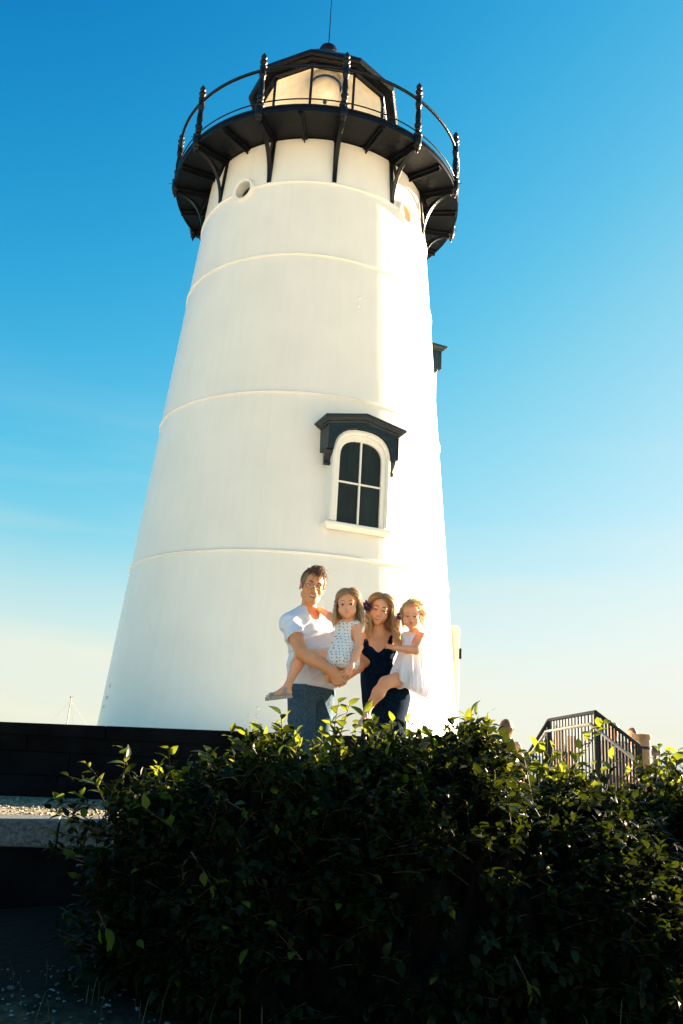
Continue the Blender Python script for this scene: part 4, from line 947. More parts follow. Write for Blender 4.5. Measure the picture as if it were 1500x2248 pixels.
# ---- older girl
def build_girl():
    P = person("long-haired girl in dotted white romper carried on the man's arm", (.03, 6.02, .75))
    H = Head(A(763, 1329, 6.03), (-.06, -.97, -.12), R(-5), .226, 'child', False)
    nb = A(766, 1363, 6.06); s1, s2 = A(750, 1373, 6.08), A(782, 1374, 6.03); U = Vector((0, 0, 1))
    e2, w2 = A(789, 1420, 5.96), A(771, 1464, 5.86); e1, w1 = A(724, 1353, 6.13), A(703, 1338, 6.24)
    chest = A(764, 1392, 6.07); bel = A(757, 1425, 6.05); pel = A(753, 1452, 6.03)
    kn, an = A(662, 1436, 6.04), A(633, 1504, 5.99); heel, toe = A(642, 1524, 5.99), A(582, 1531, 5.97); hip = A(742, 1447, 6.03)
    hip2, kn2, an2 = A(762, 1455, 6.10), A(742, 1462, 6.43), A(716, 1500, 6.52)
    lo, hi = bounds([H.c, e1, w1, e2, w2, an, toe, an2, pel], .12); F = Field(lo, hi, .0036); M = [(1, 0, 0), (0, 1, 0), (0, 0, 1)]
    def torso(F, inf=0):
        F.ell(chest, (.082, .062, .09), M, .04, inf=inf); F.ell(bel, (.085, .070, .09), M, .04, inf=inf); F.ell(pel, (.092, .078, .07), M, .04, inf=inf); F.cone(s1, s2, .030, .030, .03, inf=inf)
    torso(F); F.cone(s2, e2, .031, .026, .02); F.cone(e2, e2.lerp(w2, .3), .026, .027, .015); F.cone(e2.lerp(w2, .3), w2, .027, .0175, .015)
    F.cone(s1, e1, .033, .028, .02); F.cone(e1, w1, .028, .022, .015)
    limb(F, [hip, kn], [.060, .043], .03); cf = kn.lerp(an, .35); limb(F, [kn, cf, an], [.041, .043, .023], .025); F.ell(kn, (.041, .041, .041), None, .02)
    limb(F, [hip2, kn2, kn2.lerp(an2, .4), an2], [.058, .042, .040, .024], .03)
    foot(F, an, heel + Vector((0, 0, .0)), toe.lerp(heel, .04), .78); foot(F, an2, an2 + Vector((.02, .02, -.04)), an2 + Vector((-.05, -.02, -.15)), .75, Vector((-.3, -.9, .1)))
    H.sculpt(F, (nb, .036, .042))
    hand(F, w2, A(761, 1484, 5.85) - w2, (.05, -1, .12), (-1, 0, -.1), .60, curl=(18, 20, 14), spread=.14, wr=.028, thumb_out=.5)
    hand(F, w1, Vector((-.12, .10, .03)), (0, .2, 1), (-.5, -1, 0), .58, curl=(25, 25, 15), wr=.030)
    sk = skin('fair_skin', (.88, .405, .215), (.92, .45, .26))
    link('body', F.mesh('body'), P, sk)
    # romper
    lo2, hi2 = bounds([chest, pel, s1, s2, hip], .16); C = Field(lo2, hi2, .0038); torso(C, .012)
    C.ell(bel + U * -.02, (.098, .085, .10), M, .04, inf=.008); C.ell(pel, (.105, .090, .062), M, .04, inf=.006); C.cone(pel, pel.lerp(kn, .18), .078, .078, .03)
    folds(C, [((1, 0, .25), .05, .008, .5), ((.6, 0, 1), .08, .007, 1.4), ((1, 0, -.4), .06, .006, 3)])
    C.cone(nb + U * .035, nb + U * .01 - Vector((0, .02, 0)), .040, .040, .006, 's')
    for s_, e_ in ((s2, e2), (s1, e1)):
        v = (e_ - s_).normalized(); C.cone(s_ + v * .02, s_ + v * .09, .040, .046, .006, 's')
    C.plane(A(750, 1468, 6.0), (-.1, 0, -1), .01)
    pm = mat('dotted_cotton', (.84, .83, .80), rough=.85, var=.02, bump=.0008, bscale=250, spec=.15)
    n = pm.node_tree.nodes; L = pm.node_tree.links; tc = n.new('ShaderNodeTexCoord'); mp = n.new('ShaderNodeMapping'); L.new(tc.outputs['Object'], mp.inputs[0]); mp.inputs['Rotation'].default_value = (R(90), R(25), 0); mp.inputs['Scale'].default_value = (1, 1, 1)
    v = n.new('ShaderNodeTexVoronoi'); v.voronoi_dimensions = '2D'; v.inputs['Scale'].default_value = 44; v.inputs['Randomness'].default_value = .35; L.new(mp.outputs[0], v.inputs[0])
    lt = n.new('ShaderNodeMath'); lt.operation = 'LESS_THAN'; lt.inputs[1].default_value = .15; L.new(v.outputs['Distance'], lt.inputs[0])
    mx = n.new('ShaderNodeMix'); mx.data_type = 'RGBA'; b = n['Principled BSDF']; src = b.inputs['Base Color'].links[0].from_socket; L.new(lt.outputs[0], mx.inputs[0]); L.new(src, mx.inputs[6]); mx.inputs[7].default_value = (.03, .035, .09, 1); L.new(mx.outputs[2], b.inputs['Base Color'])
    rp = link('romper', C.mesh('romper'), P, pm)
    # flutter sleeve behind her left shoulder
    m = MB(); rows = []
    for j in range(5):
        t = j / 4; rows.append([s2 + Vector((.012 + .020 * math.sin(k * .9) * t + .035 * t, -.005 + .03 * (k / 9), .035 - .014 * k - .012 * math.sin(k * 1.9) * t)) for k in range(10)])
    m.add([v_ for r_ in rows for v_ in r_], [(j * 10 + k, j * 10 + k + 1, (j + 1) * 10 + k + 1, (j + 1) * 10 + k) for j in range(4) for k in range(9)])
    sv = m.build('flutter_sleeve', cloth('white_voile', (.8, .79, .76), trans=.3), P, smooth=180)
    sv.modifiers.new('thick', 'SOLIDIFY').thickness = .002
    m = MB(); wc = A(754, 1394, 6.0)
    face(F, H, P, mat('fair_brow', (.22, .13, .07), rough=.8), mat('lips_girl', (.66, .19, .13), rough=.5), smile=0, squint=.85, browz=.028, mz=-.052, brow_r=.0022)
    hm = hairmat('light_brown_hair', (.34, .22, .11), (.95, .76, .48))
    cap = scalp_cap(None, H, 'hair', hm, P, [((0, .070, .078), (0, .75, -.66)), ((0, .030, -.02), (0, 1, 0)), ((0, 0, -.06), (0, .1, -1))], .013, .35)
    PS, RS, TN = long_hair(H, 650, .19, (.016, .050), .006, part=.25, side_bias=(.8, 1.2), fwd=.015, rr=.0022, seed=4, front=60, lift=(.004, .022), widen=(.8, 1.6))
    st = strands('h', PS, RS, TN, hm, P); merge_hair(P, hm, 'hair', cap, st)
    flower('hair_flower', A(741, 1325, 6.03), (-1, -.4, .1), .030, petal, P, 16, 3)
    s_ = sandal(P, an, heel, toe, .78, .024)
    return P
build_girl()

# ---- woman
def build_woman():
    P = person('smiling woman with long wavy hair and purple flower in a navy dress', (.42, 6.36, 0))
    H = Head(A(833, 1341, 6.30), (-.03, -.97, -.13), R(11), .236, 'woman', False); U = Vector((0, 0, 1))
    nb = A(829, 1386, 6.36); s1, s2 = A(795, 1404, 6.38), A(868, 1403, 6.43); M = [(.98, .19, 0), (-.19, .98, 0), (0, 0, 1)]
    chest = A(829, 1428, 6.38); wst = A(829, 1474, 6.39); hp = A(848, 1530, 6.40)
    e1, w1 = A(803, 1462, 6.56), A(820, 1500, 6.52); e2, w2 = A(900, 1452, 6.42), A(880, 1494, 6.27)
    k1, k2 = Vector((hp.x - .07, 6.36, .48)), Vector((hp.x + .06, 6.40, .48)); a1, a2 = Vector((hp.x - .08, 6.40, .08)), Vector((hp.x + .06, 6.44, .08))
    lo, hi = bounds([H.c, s1, s2, e1, e2, hp, a1, a2, w1, w2], .16); lo[2] = 0; F = Field(lo, hi, .0042)
    def torso(F, inf=0):
        F.ell(chest + U * .02, (.138, .088, .11), M, .05, inf=inf); F.ell(wst, (.118, .085, .12), M, .06, inf=inf); F.ell(hp, (.165, .115, .13), M, .07, inf=inf)
        F.ell(wst.lerp(hp, .45), (.140, .10, .10), M, .06, inf=inf)
        for q in (-1, 1): F.ell(chest + Vector((q * .058, -.066, -.02)), (.052, .048, .054), None, .03, inf=inf)
    torso(F); F.cone(s1, nb, .042, .04, .04); F.cone(s2, nb, .042, .04, .04)
    for s_, e_, w_ in ((s1, e1, w1), (s2, e2, w2)): limb(F, [s_, e_, w_], [.042, .034, .024], .03)
    for k_, a_ in ((k1, a1), (k2, a2)):
        limb(F, [hp + Vector((k_.x - hp.x, 0, -.05)), k_, k_.lerp(a_, .3), a_], [.09, .055, .05, .032], .04); F.cone(a_, a_ + Vector((0, -.15, -.05)), .03, .025, .03)
    H.sculpt(F, (nb, .042, .050)); H.open_mouth(F, .028, .0105, -.057)
    hand(F, w1, w1 - e1, (0, 1, 0), (1, 0, 0), .85); hand(F, w2, Vector((-.7, -.1, -.2)), (0, -.2, -1), (.3, -1, 0), .85, curl=(20, 20, 15))
    link('body', F.mesh('body'), P, skin('warm_skin', (.88, .41, .215), (.92, .46, .26)))
    lo2, hi2 = bounds([s1, s2, chest, hp, a1, a2], .2); lo2[2] = .05; C = Field(lo2, hi2, .0042); torso(C, .007)
    limb(C, [hp, Vector((hp.x - .01, 6.40, .45)), Vector((hp.x - .01, 6.42, .10))], [.150, .175, .20], .08)
    folds(C, [((1, 0, .12), .10, .004, .4), ((.4, 0, 1), .09, .003, 1.2)])
    C.plane(Vector((0, 0, .10)), (0, 0, -1), .004)
    # sweetheart neckline and straps
    X, Y, Z = C.grid(); zc = (A(829, 1428, 6.3)).z
    dx = X - chest.x; top = zc + .005 + .020 * np.cos(np.clip(np.abs(dx) / .06, 0, 2) * PI) * -1 + np.clip(np.abs(dx) - .06, 0, 1) * 1.1
    C.d = np.maximum(C.d, (Z - top) * .8 + 0 * Y)
    for s_, q in ((s1, -1), (s2, 1)):
        C.cone(chest + Vector((q * .088, -.08, .03)), s_.lerp(nb, .25) + U * .035, .020, .016, .01); C.cone(s_.lerp(nb, .25) + U * .035, s_.lerp(nb, .2) + Vector((0, .07, -.06)), .016, .018, .01)
    link('dress', C.mesh('dress'), P, mat('navy_jersey', (.002, .008, .018), rough=.95, vscale=60, col2=(.004, .017, .040), bump=.0003, bscale=380, spec=.04, stretch=(1, 1, .5)))
    face(F, H, P, mat('brown_brow_w', (.12, .06, .03), rough=.8), mat('lips_woman', (.62, .15, .12), rough=.4), smile=1.05, squint=.55, mz=-.055, brow_r=.0028)
    hm = hairmat('dark_blonde_hair', (.30, .17, .075), (1, .74, .40))
    cap = scalp_cap(None, H, 'hair', hm, P, [((0, .070, .076), (0, .75, -.66)), ((0, .030, -.02), (0, 1, 0)), ((0, 0, -.06), (0, .1, -1))], .015, .25)
    PS, RS, TN = long_hair(H, 850, .27, (-.006, .070), .017, part=.0, side_bias=(1, 1), fwd=.035, rr=.0027, seed=8, front=56, lift=(.006, .030), K=26, widen=(1.0, 1.15))
    st = strands('h', PS, RS, TN, hm, P); merge_hair(P, hm, 'hair', cap, st)
    fl = flower('hair_flower', A(806, 1333, 6.26), (-.6, -.9, .1), .050, petal, P, 40, 2)
    m = MB(); c_ = A(800, 1338, 6.21); m.lathe([(.0, .004), (.004, 0), (.0, -.004)], (c_.x, c_.y), 8); m.v = [(v[0], v[1], v[2] + c_.z) for v in m.v]; m.build('pearl', petal_hi, fl)
    m = MB(); n_ = []
    for k in range(13):
        t = -1 + k / 6; x = t * .058; z = .028 * (t * t); p = nb + Vector((x, -.052 + .035 * t * t, -.045 + z)); n_.append(p)
    m.tube(n_, .0016, 6); m.build('necklace', gold, P, smooth=80)
build_woman()

# ---- toddler
def build_toddler():
    P = person("curly blonde toddler in a loose white dress reaching to the woman's chest", (.62, 6.2, .7))
    H = Head(A(903, 1353, 6.18), (-.10, -.96, -.20), R(0), .208, 'child'); U = Vector((0, 0, 1))
    nb = A(911, 1384, 6.23); s2, s1 = A(925, 1399, 6.20), A(892, 1398, 6.25); M = [(.9, .43, 0), (-.43, .9, 0), (0, 0, 1)]
    chest = A(908, 1412, 6.25); bel = A(905, 1445, 6.25); pel = A(899, 1478, 6.24)
    e2, w2 = A(914, 1428, 6.09), A(866, 1422, 6.11); hip, kn, an = A(884, 1488, 6.17), A(846, 1499, 6.09), A(808, 1556, 6.10); heel, toe = A(812, 1570, 6.12), A(788, 1592, 6.05)
    lo, hi = bounds([H.c, e2, w2, A(835, 1416, 6.12), kn, an, toe, pel], .12); F = Field(lo, hi, .0036)
    def torso(F, inf=0):
        F.ell(chest, (.070, .058, .075), M, .04, inf=inf); F.ell(bel, (.075, .066, .08), M, .04, inf=inf); F.ell(pel, (.082, .074, .06), M, .04, inf=inf); F.cone(s1, s2, .030, .030, .03, inf=inf)
    torso(F); F.cone(s2, e2, .033, .028, .02); F.cone(e2, e2.lerp(w2, .35), .028, .028, .015); F.cone(e2.lerp(w2, .35), w2, .028, .019, .015)
    F.cone(s1, A(880, 1425, 6.32), .03, .026, .02)
    limb(F, [hip, kn], [.060, .043], .03); cf = kn.lerp(an, .38); limb(F, [kn, cf, an], [.041, .043, .023], .025)
    h2, kk2 = A(905, 1485, 6.32), A(895, 1515, 6.42); limb(F, [h2, kk2], [.055, .03], .03)
    foot(F, an, heel, toe, .66, Vector((-.5, -.7, .4))); H.sculpt(F, (nb, .032, .038)); H.open_mouth(F, .010, .003, -.051)
    hand(F, w2, A(838, 1415, 6.165) - w2, (.1, -.9, .35), (0, -.1, 1), .50, curl=(8, 10, 6), spread=.10, wr=.034, thumb_out=.35)
    link('body', F.mesh('body'), P, skin('toddler_skin', (.86, .39, .20), (.90, .44, .25)))
    # flaring dress
    lo2, hi2 = bounds([chest, pel, s1, s2, A(940, 1520, 6.25)], .17); C = Field(lo2, hi2, .0038); torso(C, .010)
    C.cone(A(908, 1418, 6.25), A(905, 1500, 6.25), .078, .125, .03); C.cone(A(915, 1450, 6.27), A(918, 1512, 6.27), .09, .108, .03); C.cone(A(900, 1430, 6.2), A(884, 1486, 6.17), .07, .082, .03)
    X, Y, Z = C.grid(); th = np.arctan2(Y - bel.y, X - bel.x); amt = np.clip((chest.z - Z) / .28, 0, 1)
    C.d = C.d + ((.016 * np.sin(th * 13 + Z * 6) + .006 * np.sin(th * 27 + 1 + Z * 9)) * amt).astype(f32)
    folds(C, [((1, 0, .5), .07, .004, .5)])
    C.plane(A(908, 1512, 6.12), (-.42, 0, -.90), .004)
    C.cone(nb + U * .03, nb - Vector((0, .02, .0)), .034, .036, .006, 's'); v = (e2 - s2).normalized(); C.cone(s2 + v * .015, s2 + v * .085, .044, .052, .006, 's'); C.cone(e2, w2, .038, .034, .004, 's')
    link('dress', C.mesh('dress'), P, cloth('white_muslin', (.92, .92, .98), trans=.25))
    B_ = Field(lo2, hi2, .0038); B_.cone(pel, hip.lerp(kn, .25), .084, .074, .02); B_.ell(pel, (.092, .084, .06), M, .04)
    folds(B_, [((1, 0, -1), .05, .004, .2)]); v = (kn - hip).normalized(); B_.plane(hip.lerp(kn, .30), tuple(v), .004)
    link('bloomers', B_.mesh('bloomers'), P, cloth('pale_blue_cotton', (.82, .87, .94), trans=.15))
    face(F, H, P, mat('blonde_brow', (.35, .22, .12), rough=.8), mat('lips_toddler', (.60, .17, .12), rough=.5), smile=0, squint=.55, browz=.027, mz=-.051, open_=.8, brow_r=.002)
    hm = hairmat('blonde_curls', (.48, .32, .15), (.98, .84, .55)); cap = scalp_cap(None, H, 'hair', hm, P, [((0, .066, .075), (0, .75, -.66)), ((0, .030, -.02), (0, 1, -.05)), ((0, 0, -.05), (0, .2, -1))], .006, .3)
    rs = np.random.default_rng(9); PS = []; RS = []; TN = []; K = 16; X_, F_, U_ = [np.array(v) for v in (H.x, H.f, H.u)]; c = np.array(H.c)
    for i in range(1100):
        az = rs.uniform(-180, 180); pol = rs.uniform(0, 1) ** .6 * 125
        if abs(az) < 62 and pol > 42 + rs.random() * 14: continue
        d = unit(az, pol); ln = rs.uniform(.045, .11); rad_ = rs.uniform(.004, .010); tr = rs.uniform(4, 9); ph = rs.random() * 6.28; t1 = np.cross(d, [0, 0, 1]); t1 /= np.linalg.norm(t1) + 1e-6; t2 = np.cross(d, t1)
        windy = np.array([.45, .25 if abs(az) < 60 else -.1, -.15 - .55 * (pol / 90)]); pts = []
        if rs.random() < .18: ln *= 1.5
        for j in range(K):
            t = j / (K - 1); q = SC + d * (SR + .004 + ln * .42 * math.sin(t * 1.7)) + (windy - d * (windy @ d) * .6) * ln * t + (t1 * math.sin(ph + tr * t) + t2 * math.cos(ph + tr * t)) * rad_ * min(1, t * 2)
            pts.append(c + (X_ * q[0] + F_ * q[1] + U_ * q[2]) * H.s)
        PS.append(pts); r0 = rs.uniform(.0010, .0024); RS.append([r0 * (1 - .8 * (j / K) ** 2) for j in range(K)]); b_ = rs.random(); TN.append([b_] * K)
    st = strands('h', np.array(PS), np.array(RS), np.array(TN), hm, P); merge_hair(P, hm, 'hair', cap, st)
    flower('hair_flower', A(879, 1353, 6.16), (-1, -.5, 0), .030, petal, P, 22, 5)
    sandal(P, an, heel, toe, .66, .016)
build_toddler()
# ------------------------------------------------------------------ shrub in front of the terrace
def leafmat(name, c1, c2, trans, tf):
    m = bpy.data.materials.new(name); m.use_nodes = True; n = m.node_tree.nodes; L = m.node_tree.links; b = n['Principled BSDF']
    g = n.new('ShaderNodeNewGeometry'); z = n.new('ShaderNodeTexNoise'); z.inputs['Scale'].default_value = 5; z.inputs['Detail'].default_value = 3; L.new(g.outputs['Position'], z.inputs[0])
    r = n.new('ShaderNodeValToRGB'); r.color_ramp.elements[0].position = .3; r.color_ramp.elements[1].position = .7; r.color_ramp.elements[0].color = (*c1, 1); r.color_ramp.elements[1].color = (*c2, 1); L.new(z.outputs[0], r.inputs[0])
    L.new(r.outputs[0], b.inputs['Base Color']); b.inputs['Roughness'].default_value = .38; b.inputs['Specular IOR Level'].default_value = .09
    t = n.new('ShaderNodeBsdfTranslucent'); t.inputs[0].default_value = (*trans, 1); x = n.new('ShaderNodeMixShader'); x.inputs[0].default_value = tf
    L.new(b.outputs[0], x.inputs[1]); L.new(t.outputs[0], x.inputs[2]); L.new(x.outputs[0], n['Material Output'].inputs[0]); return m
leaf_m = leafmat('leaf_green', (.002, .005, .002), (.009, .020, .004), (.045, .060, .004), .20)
young_m = leafmat('leaf_young', (.04, .07, .010), (.085, .12, .015), (.24, .27, .02), .36)  # leaf colour with sunlight painted in, mixed in mainly along the crest
stem_m = mat('shrub_stem', (.045, .026, .016), rough=.8, vscale=30, var=.3)
def leaf_shape(L, w, fold, droop, cup):
    "pointed oval leaf, folded along the midrib and curved down to its tip: midrib + two rows"
    ts = [0, .10, .28, .50, .72, .88, 1.0]; ws = [.0, .42, .88, 1.0, .74, .36, .0]; V = []
    for t, q in zip(ts, ws):
        x = L * t; z = -droop * L * t * t
        V += [(x, -q * w, z + fold * q * w - cup * q * w * .2), (x, 0, z), (x, q * w, z + fold * q * w - cup * q * w * .2)]
    F = []
    for i in range(len(ts) - 1):
        a = 3 * i
        for k in (0, 1):
            q = (a + k, a + 3 + k, a + 4 + k, a + k + 1)
            if i == 0: q = (a + 1, a + 3 + k, a + 4 + k)
            if i == len(ts) - 2: q = (a + k, a + 4, a + k + 1)
            F.append(q)
    return np.array(V), F
LS = [leaf_shape(1, .30, .35, .25, 0), leaf_shape(1, .34, .20, .45, .2), leaf_shape(1, .27, .5, .15, 0), leaf_shape(1, .36, .15, .6, .3)]
leaf_me = []
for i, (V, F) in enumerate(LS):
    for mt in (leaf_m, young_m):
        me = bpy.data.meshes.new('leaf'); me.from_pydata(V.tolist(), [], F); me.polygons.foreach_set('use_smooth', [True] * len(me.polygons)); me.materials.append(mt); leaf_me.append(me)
rl = np.random.default_rng(21)
class Shoots:
    "grows leafy shoots: collects stem tubes and leaf transforms"
    def __init__(s): s.stems = []; s.leaves = []
    def shoot(s, p, d, L, bend=(0, 0, -.3), n=None, size=.052, sr=.0022, young=.3, hero=False, K=8, wob=.25):
        p = np.array(p, float); d = np.array(d, float); d /= np.linalg.norm(d); pts = [p.copy()]; step = L / K; bend = np.array(bend)
        for i in range(K):
            d = d + bend * step * 2.2 + rl.normal(size=3) * wob * step; d /= np.linalg.norm(d); p = p + d * step; pts.append(p.copy())
        s.stems.append((pts, sr, hero)); n = n or int(L / .020); side0 = rl.random() * 6.28
        for j in range(n):
            t = (j + .6) / n; t = .12 + .88 * t; q = t * K; i = min(K - 1, int(q)); o = pts[i] + (pts[i + 1] - pts[i]) * (q - i); dd = pts[i + 1] - pts[i]; dd /= np.linalg.norm(dd)
            a = side0 + j * 2.4; u = np.cross(dd, [0, 0, 1.0]); u /= np.linalg.norm(u) + 1e-6; v = np.cross(u, dd)
            rad_ = u * math.cos(a) + v * math.sin(a) * .8 + np.array([0, 0, .12]); x = rad_ * .95 + dd * (.55 + .5 * t) + rl.normal(size=3) * .12; x /= np.linalg.norm(x)
            up = np.array([0, 0, 1.0]) + rl.normal(size=3) * .35; up = up - x * (up @ x); up /= np.linalg.norm(up); y = np.cross(up, x)
            sz = size * rl.uniform(.65, 1.2) * (1 if t < .8 else 1.35 - t * .5)
            s.leaves.append((o + x * .006, x, y, up, sz, rl.integers(0, 4), 1 if rl.random() < young * (.4 + t) else 0, hero))
def add_shrub(name, label, base, S, group=None, n_obj=300):
    P = empty(name, base, label, 'shrub', group)
    lv = S.leaves; cam_ = np.array([0, 0, EYE])
    score = [(-(sz / np.linalg.norm(o - cam_)) * (3 if h else 1) * (1.0 + .25 * (o[2] > .25)), i) for i, (o, x, y, u, sz, k, yg, h) in enumerate(lv)]
    score.sort(); pick = set(i for _, i in score[:n_obj])
    inv = Matrix.Translation(P.location).inverted()
    for i in sorted(pick):
        o, x, y, u, sz, k, yg, h = lv[i]; ob = bpy.data.objects.new('leaf', leaf_me[k * 2 + yg]); COL.objects.link(ob); ob.parent = P; ob.matrix_parent_inverse = inv
        ob.matrix_basis = Matrix(((x[0] * sz, y[0] * sz, u[0] * sz, o[0]), (x[1] * sz, y[1] * sz, u[1] * sz, o[1]), (x[2] * sz, y[2] * sz, u[2] * sz, o[2]), (0, 0, 0, 1)))
    rest = [i for i in range(len(lv)) if i not in pick]
    VV = []; LI = []; LT = []; MI = []; base_ = 0
    for k in range(4):
        V, F = LS[k]
        ids = [i for i in rest if lv[i][5] == k]
        if not ids: continue
        O = np.array([lv[i][0] for i in ids]); X = np.array([lv[i][1] for i in ids]); Y = np.array([lv[i][2] for i in ids]); U = np.array([lv[i][3] for i in ids]); Z = np.array([lv[i][4] for i in ids])
        W = O[:, None] + Z[:, None, None] * (V[None, :, 0:1] * X[:, None] + V[None, :, 1:2] * Y[:, None] + V[None, :, 2:3] * U[:, None])
        VV.append(W.reshape(-1, 3)); off = base_ + np.arange(len(ids)) * len(V)
        flat = np.concatenate([np.array(f) for f in F]); LI.append((off[:, None] + flat[None]).ravel()); LT.append(np.tile([len(f) for f in F], len(ids))); MI.append(np.repeat([lv[i][6] for i in ids], len(F))); base_ += len(ids) * len(V)
    VV = np.concatenate(VV); LI = np.concatenate(LI); LT = np.concatenate(LT); MI = np.concatenate(MI)
    me = bpy.data.meshes.new('foliage'); me.vertices.add(len(VV)); me.vertices.foreach_set('co', VV.astype(f32).ravel()); me.loops.add(len(LI)); me.loops.foreach_set('vertex_index', LI.astype(np.int32))
    me.polygons.add(len(LT)); me.polygons.foreach_set('loop_start', np.concatenate([[0], np.cumsum(LT)[:-1]]).astype(np.int32)); me.materials.append(leaf_m); me.materials.append(young_m)
    me.update(calc_edges=True); me.polygons.foreach_set('material_index', MI.astype(np.int32)); me.polygons.foreach_set('use_smooth', [True] * len(me.polygons))
    fo = link('foliage', me, P); fo['kind'] = 'stuff'
    tw = MB()
    for pts, r, hero in S.stems:
        if hero:
            m = MB(); m.tube(pts, [r * (1.3 - .9 * i / len(pts)) for i in range(len(pts))], 6); m.build('stem', stem_m, P, smooth=80)
        else: tw.tube(pts[::2] if len(pts) > 5 else pts, r, 3, caps=False)
    if tw.v: t_ = tw.build('twigs', stem_m, P, smooth=180); t_['kind'] = 'stuff'
    return P
# crest height of the shrub along x (ground distance about 4.7 m)
def interp(x, pts):
    if x <= pts[0][0]: return pts[0][1]
    for (a, b), (c, d) in zip(pts, pts[1:]):
        if x <= c: return b + (d - b) * (x - a) / (c - a)
    return pts[-1][1]
YC = 4.75
prof = [(px, py) for px, py in ((205, 1850), (235, 1750), (270, 1705), (300, 1725), (350, 1720), (420, 1715), (470, 1680), (520, 1650), (570, 1620), (630, 1625), (700, 1650), (760, 1640), (810, 1620), (880, 1622), (935, 1640), (965, 1660), (1000, 1600), (1040, 1580), (1070, 1608), (1092, 1680), (1120, 1700), (1180, 1680), (1230, 1660), (1290, 1690), (1350, 1715), (1400, 1700), (1450, 1675), (1500, 1665), (1570, 1700))]
def YCx(x): return YC + .42 * max(0, x - .5)
crest = []
for px, py in prof:
    r_ = at(px, py + (14 if px < 1100 else 38), 1.0).x; x_ = r_ * YC
    if x_ > .5: x_ = r_ * (YC - .21) / (1 - .42 * r_)
    p = at(px, py + (14 if px < 1100 else 38), YCx(x_)); crest.append((p.x, p.z))
XL, XR = crest[0][0], crest[-1][0]
S = Shoots()
def surf_pt(x, v):
    "v: 0 at the crest, 1 at the foot of the front slope"
    zt = interp(x, crest); Yk = YCx(x); yb = 3.45 + .45 * max(0, min(1, (.35 - x) / .9)) + .40 * max(0, x - .6) + .10 * math.sin(x * 3.1) + .06 * math.sin(x * 7 + 1); zb = -.58
    y = Yk - .15 + (yb - Yk + .15) * (math.sin(v * PI / 2) ** .9); z = zt + (zb - zt) * (1 - math.cos(v * PI / 2) ** 1.0 * 1) ** 1.0
    if x < -.5: x = x + (x + .5) * ((y - YC) / YC) * 1.5      # the left flank runs straight away from the viewer
    return np.array([x, y, z])
N_S = 3300
for i in range(N_S):
    x = rl.uniform(XL, XR); v = rl.random() ** .9; p = surf_pt(x, v)
    if x < XL + .5 and v > .2: 
        if rl.random() < .35: continue
    pn = math.sin(p[0] * 5.1 + 2 * math.sin(p[2] * 4)) + math.sin(p[2] * 7.3 - p[0] * 3.7 + 1) + .8 * math.sin(p[0] * 11 + p[2] * 9)
    if v > .18 and pn < .35 and rl.random() < .72: continue
    depth = rl.random() ** 1.6 * .16; d_out = np.array([rl.normal() * .5, -.3 - v * .5, .85 - v * .7]); d_out /= np.linalg.norm(d_out)
    L = rl.uniform(.12, .24); p0 = p - d_out * (depth + L * .8); S.shoot(p0, d_out + rl.normal(size=3) * .25, L, bend=(0, -.2, -1.1 * v), size=rl.uniform(.042, .064), young=.01 + .22 * max(0, 1 - v * 3), n=9, K=4)
for i in range(1300):       # back of the crest and its inside
    x = rl.uniform(XL + .1, XR); zt = interp(x, crest); p = np.array([x, YCx(x) + rl.uniform(-.1, .45), zt - rl.uniform(.05, .8)]); S.shoot(p, (rl.normal() * .6, rl.normal() * .6, 1), rl.uniform(.10, .2), size=.056, young=.1, K=4)
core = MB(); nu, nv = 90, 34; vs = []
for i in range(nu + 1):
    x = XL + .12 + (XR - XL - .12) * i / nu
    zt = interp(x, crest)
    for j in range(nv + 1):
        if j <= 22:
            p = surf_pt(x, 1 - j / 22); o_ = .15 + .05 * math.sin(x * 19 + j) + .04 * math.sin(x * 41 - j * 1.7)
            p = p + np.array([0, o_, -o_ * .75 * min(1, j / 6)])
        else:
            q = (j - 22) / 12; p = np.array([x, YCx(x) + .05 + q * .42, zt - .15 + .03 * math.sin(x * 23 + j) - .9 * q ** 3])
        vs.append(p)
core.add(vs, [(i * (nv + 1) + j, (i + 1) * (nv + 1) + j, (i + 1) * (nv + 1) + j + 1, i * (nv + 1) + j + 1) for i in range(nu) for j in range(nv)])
# shoots standing out of the crest, surveyed from the photograph
def hero(px, py, px2, py2, Y=4.6, n=None, size=.080, young=.75, bend=(0, 0, 0), K=9):
    Y = Y + .42 * max(0, at(px, py, Y).x - .5); a, b = np.array(at(px, py, Y)), np.array(at(px2, py2, Y + rl.normal() * .05)); L = np.linalg.norm(b - a)
    S.shoot(a, b - a, L, bend=bend, n=n or max(5, int(L / .030)), size=size, young=young, sr=.0028, hero=True, K=K, wob=.5)
for a in ((722, 1690, 745, 1540), (738, 1640, 768, 1548), (742, 1640, 728, 1585), (800, 1640, 797, 1560), (620, 1660, 622, 1565), (585, 1660, 572, 1590), (290, 1720, 268, 1640), (375, 1710, 372, 1640), (470, 1690, 455, 1650), (885, 1670, 905, 1620), (850, 1660, 838, 1605),
          (960, 1680, 950, 1630), (1010, 1640, 990, 1580), (1040, 1640, 1035, 1560), (1055, 1640, 1072, 1585), (1150, 1710, 1178, 1640), (1200, 1720, 1215, 1640), (1240, 1740, 1290, 1600), (1290, 1640, 1325, 1585), (1330, 1740, 1345, 1665),
          (1400, 1730, 1395, 1660), (1440, 1720, 1450, 1640), (1480, 1720, 1492, 1645), (180, 1800, 130, 1770), (210, 1780, 170, 1745), (230, 1760, 205, 1710), (545, 1680, 540, 1610), (690, 1690, 700, 1640), (650, 1690, 660, 1640), (1015, 1640, 1050, 1570)):
    hero(*a)
